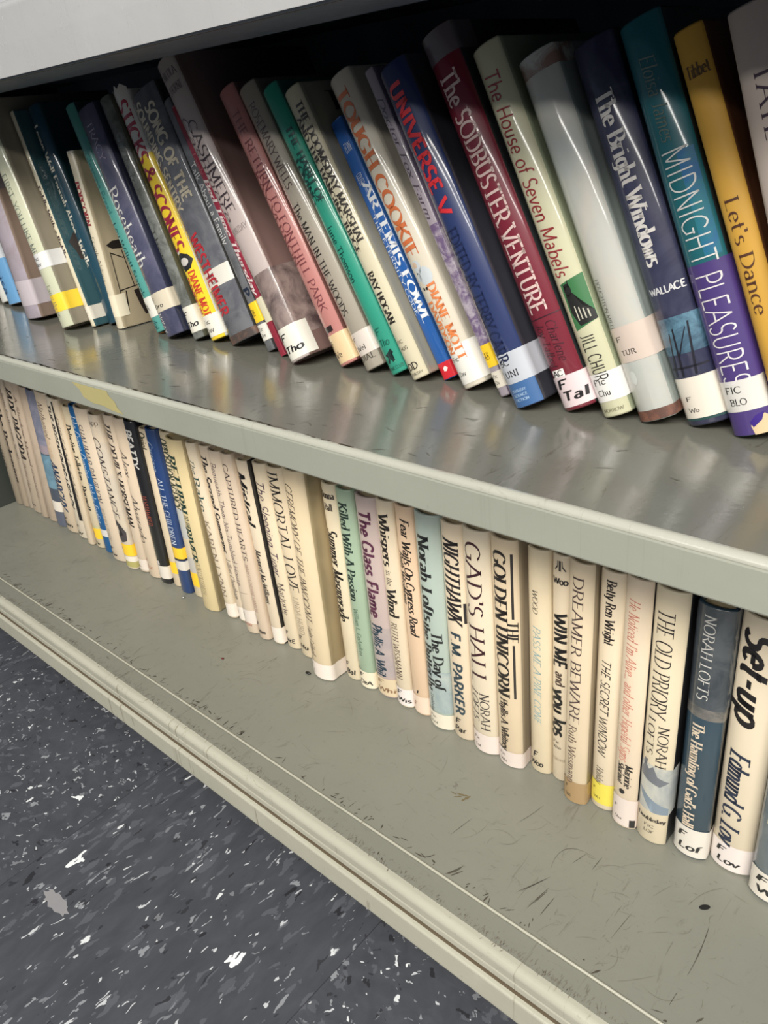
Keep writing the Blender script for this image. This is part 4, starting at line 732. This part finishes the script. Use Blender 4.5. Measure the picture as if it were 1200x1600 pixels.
b = low_('dreamer', 'cream book titled Dreamer Beware with a browned stained foot, standing forward', (224, 206, 176), cover=(150, 136, 112)); text(b, 'title_lettering', 'DREAMER BEWARE', .05, .63, .45, .42, 'serif', (84, 68, 66)); text(b, 'author_lettering', 'Ruth Wissmann', .645, .91, .40, .34, 'serif', (100, 80, 72)); lab(b, .90, .998, (166, 138, 98), ('F', 'Wi'), wr=.02, tw=.3, size=.013)
b = low_('secret', 'cream book titled The Secret Window with a yellow label at its foot', (230, 214, 186), cover=(44, 56, 56)); text(b, 'author_lettering', 'Betty Ren Wright', .03, .27, .5, .36, 'bold', (46, 38, 36)); text(b, 'title_lettering', 'THE SECRET WINDOW', .33, .74, .45, .36, 'sansi', (38, 32, 32)); text(b, 'publisher_lettering', 'Holiday', .80, .88, .42, .3, 'serifi', (50, 46, 44)); lab(b, .875, .975, (226, 210, 84), ('F', 'Wri'), wr=.015, tw=.3, size=.011)
b = low_('noticed', "cream book titled He Noticed I'm Alive in coral pink letters", (228, 210, 184), cover=(34, 32, 40)); text(b, 'title_lettering', "He Noticed I'm Alive... and other Hopeful Signs", .07, .70, .42, .40, 'serifi', (204, 128, 112)); text(b, 'author_lettering', 'Marjorie', .71, .81, .64, .28, 'boldi', (36, 32, 32)); text(b, 'author_lettering', 'Sharmat', .71, .80, .32, .24, 'boldi', (36, 32, 32)); strip(b, 'printed_edge', .02, .86, ink((34, 32, 40), 2), wl=0, wr=.02, u0=.92, u1=1)
shape(b, 'publisher_mark', [ell(.42, .835, .12, .011)], ink((40, 36, 36), 2)); lab(b, .865, .99, (222, 208, 198), ('F', 'Sha'), wr=.015, tw=.3, size=.011); shape(b, 'dark_corner', [[(.8, .955), (.99, .955), (.99, .99), (.8, .99)]], ink((40, 36, 36), 2), .0005)
b = low_('priory', 'cream book titled The Old Priory with a misty grey-blue boat picture', (228, 214, 184), cover=(34, 34, 36)); text(b, 'title_lettering', 'THE OLD PRIORY', .07, .46, .42, .50, 'serif', (40, 30, 32)); text(b, 'author_lettering', 'NORAH', .49, .66, .66, .30, 'serif', (44, 34, 36)); text(b, 'author_lettering', 'LOFTS', .47, .62, .26, .24, 'serif', (44, 34, 36)); strip(b, 'printed_picture', .66, .86, cover_mat((150, 156, 158), (206, 204, 190), 2, 16), wr=.01); shape(b, 'printed_boat', [[(.02, .70), (.15, .66), (.3, .68), (.45, .665), (.6, .70), (.95, .715), (.7, .74), (.3, .73), (.05, .72)], [(.1, .645), (.25, .645), (.2, .67), (.1, .67)]], ink((110, 114, 120), 2)); shape(b, 'printed_wave', [[(.0, .77), (.4, .80), (.99, .83), (.99, .86), (.5, .86), (.1, .80)]], ink((128, 142, 154), 2)); text(b, 'publisher_lettering', 'Doubleday', .90, .016, .05, .9, 'bold', (50, 44, 42), across=True); text(b, 'label_lettering', 'FIC', .93, .012, .3, .34, 'type', (60, 54, 50), across=True); text(b, 'label_lettering', 'LOF', .955, .012, .3, .34, 'type', (60, 54, 50), across=True)
b = low_('haunting', 'dark blue-grey book titled The Haunting of Gads Hall with a hand-lettered label', (46, 68, 82), gloss=1, cover=(30, 36, 40)); strip(b, 'printed_picture', 0, .36, cover_mat((88, 94, 98), (52, 60, 68), 1, 24), wr=.01); strip(b, 'printed_picture', .36, .40, cover_mat((120, 116, 110), (60, 66, 72), 1, 40)); text(b, 'author_lettering', 'NORAH LOFTS', .03, .33, .42, .30, 'serif', (214, 212, 206)); text(b, 'title_lettering', "The Haunting of Gad's Hall", .42, .86, .42, .32, 'bold', (222, 204, 180)); lab(b, .865, .99, (224, 218, 206), ('F', 'Lof'), style='pen', tw=.65, wr=.02, size=.026)
b = low_('setup', 'wide cream book lettered Set-up in fat black script at its top', (226, 212, 186), cover=(208, 196, 172)); text(b, 'title_lettering', 'Set-up', .04, .37, .46, .62, 'sansbi', (24, 20, 22)); text(b, 'author_lettering', 'Edmund G. Lov', .49, .88, .40, .46, 'boldi', (34, 44, 66)); lab(b, .885, .995, (228, 218, 212), ('F', 'Lov'), style='pen', tw=.55, wr=.03, size=.024)
side_shape(b, 'cover_stripe', [[(.004, .44), (.04, .36), (.04, .42), (.004, .50)]], ink((150, 40, 36), 2))
b = low_('last', 'grey-blue book with a hand-lettered label at the right end of the lower row', (96, 110, 118), col2=(122, 130, 134), gloss=1); text(b, 'title_lettering', 'HARVEST', .30, .7, .4, .4, 'serif', (206, 196, 160)); lab(b, .88, .99, (230, 222, 208), ('F', 'Wri'), style='pen', tw=.8, size=.026)

# ---------------------------------------------------------------- small litter on the bottom shelf
def pebble(name, label, cat, x, y, r, col, sx=1, sy=1, metal=False):
    bm = bmesh.new(); bmesh.ops.create_icosphere(bm, subdivisions=2, radius=r)
    for v in bm.verts:
        k = 1+.18*math.sin(v.co.x*4000+v.co.z*2500); v.co.x *= sx*k; v.co.y *= sy*k; v.co.z *= .6
    t = NT(name); t.p.inputs['Base Color'].default_value = (*lin(col), 1); t.p.inputs['Roughness'].default_value = .35; t.p.inputs['Metallic'].default_value = 1 if metal else 0
    o = link_obj(name, bm, t.m, None, True); o.location = (x, y, -.4998+r*.6); o['label'] = label; o['category'] = cat
    return o
pebble('debris_crumb', 'small black crumb on the bottom shelf by the foot of the thick cream book', 'crumb', -.5215, .3885, .0019, (24, 24, 22), 1.7, .9)
pebble('metal_bead', 'tiny silvery bead on the bottom shelf by the foot of the royal blue book', 'bead', -.7541, .399, .0017, (190, 190, 190), metal=True)
pebble('debris_crumb', 'tiny dark red speck on the bottom shelf, left of middle', 'crumb', -.6157, .3521, .0013, (96, 26, 30), 1.3, 1)
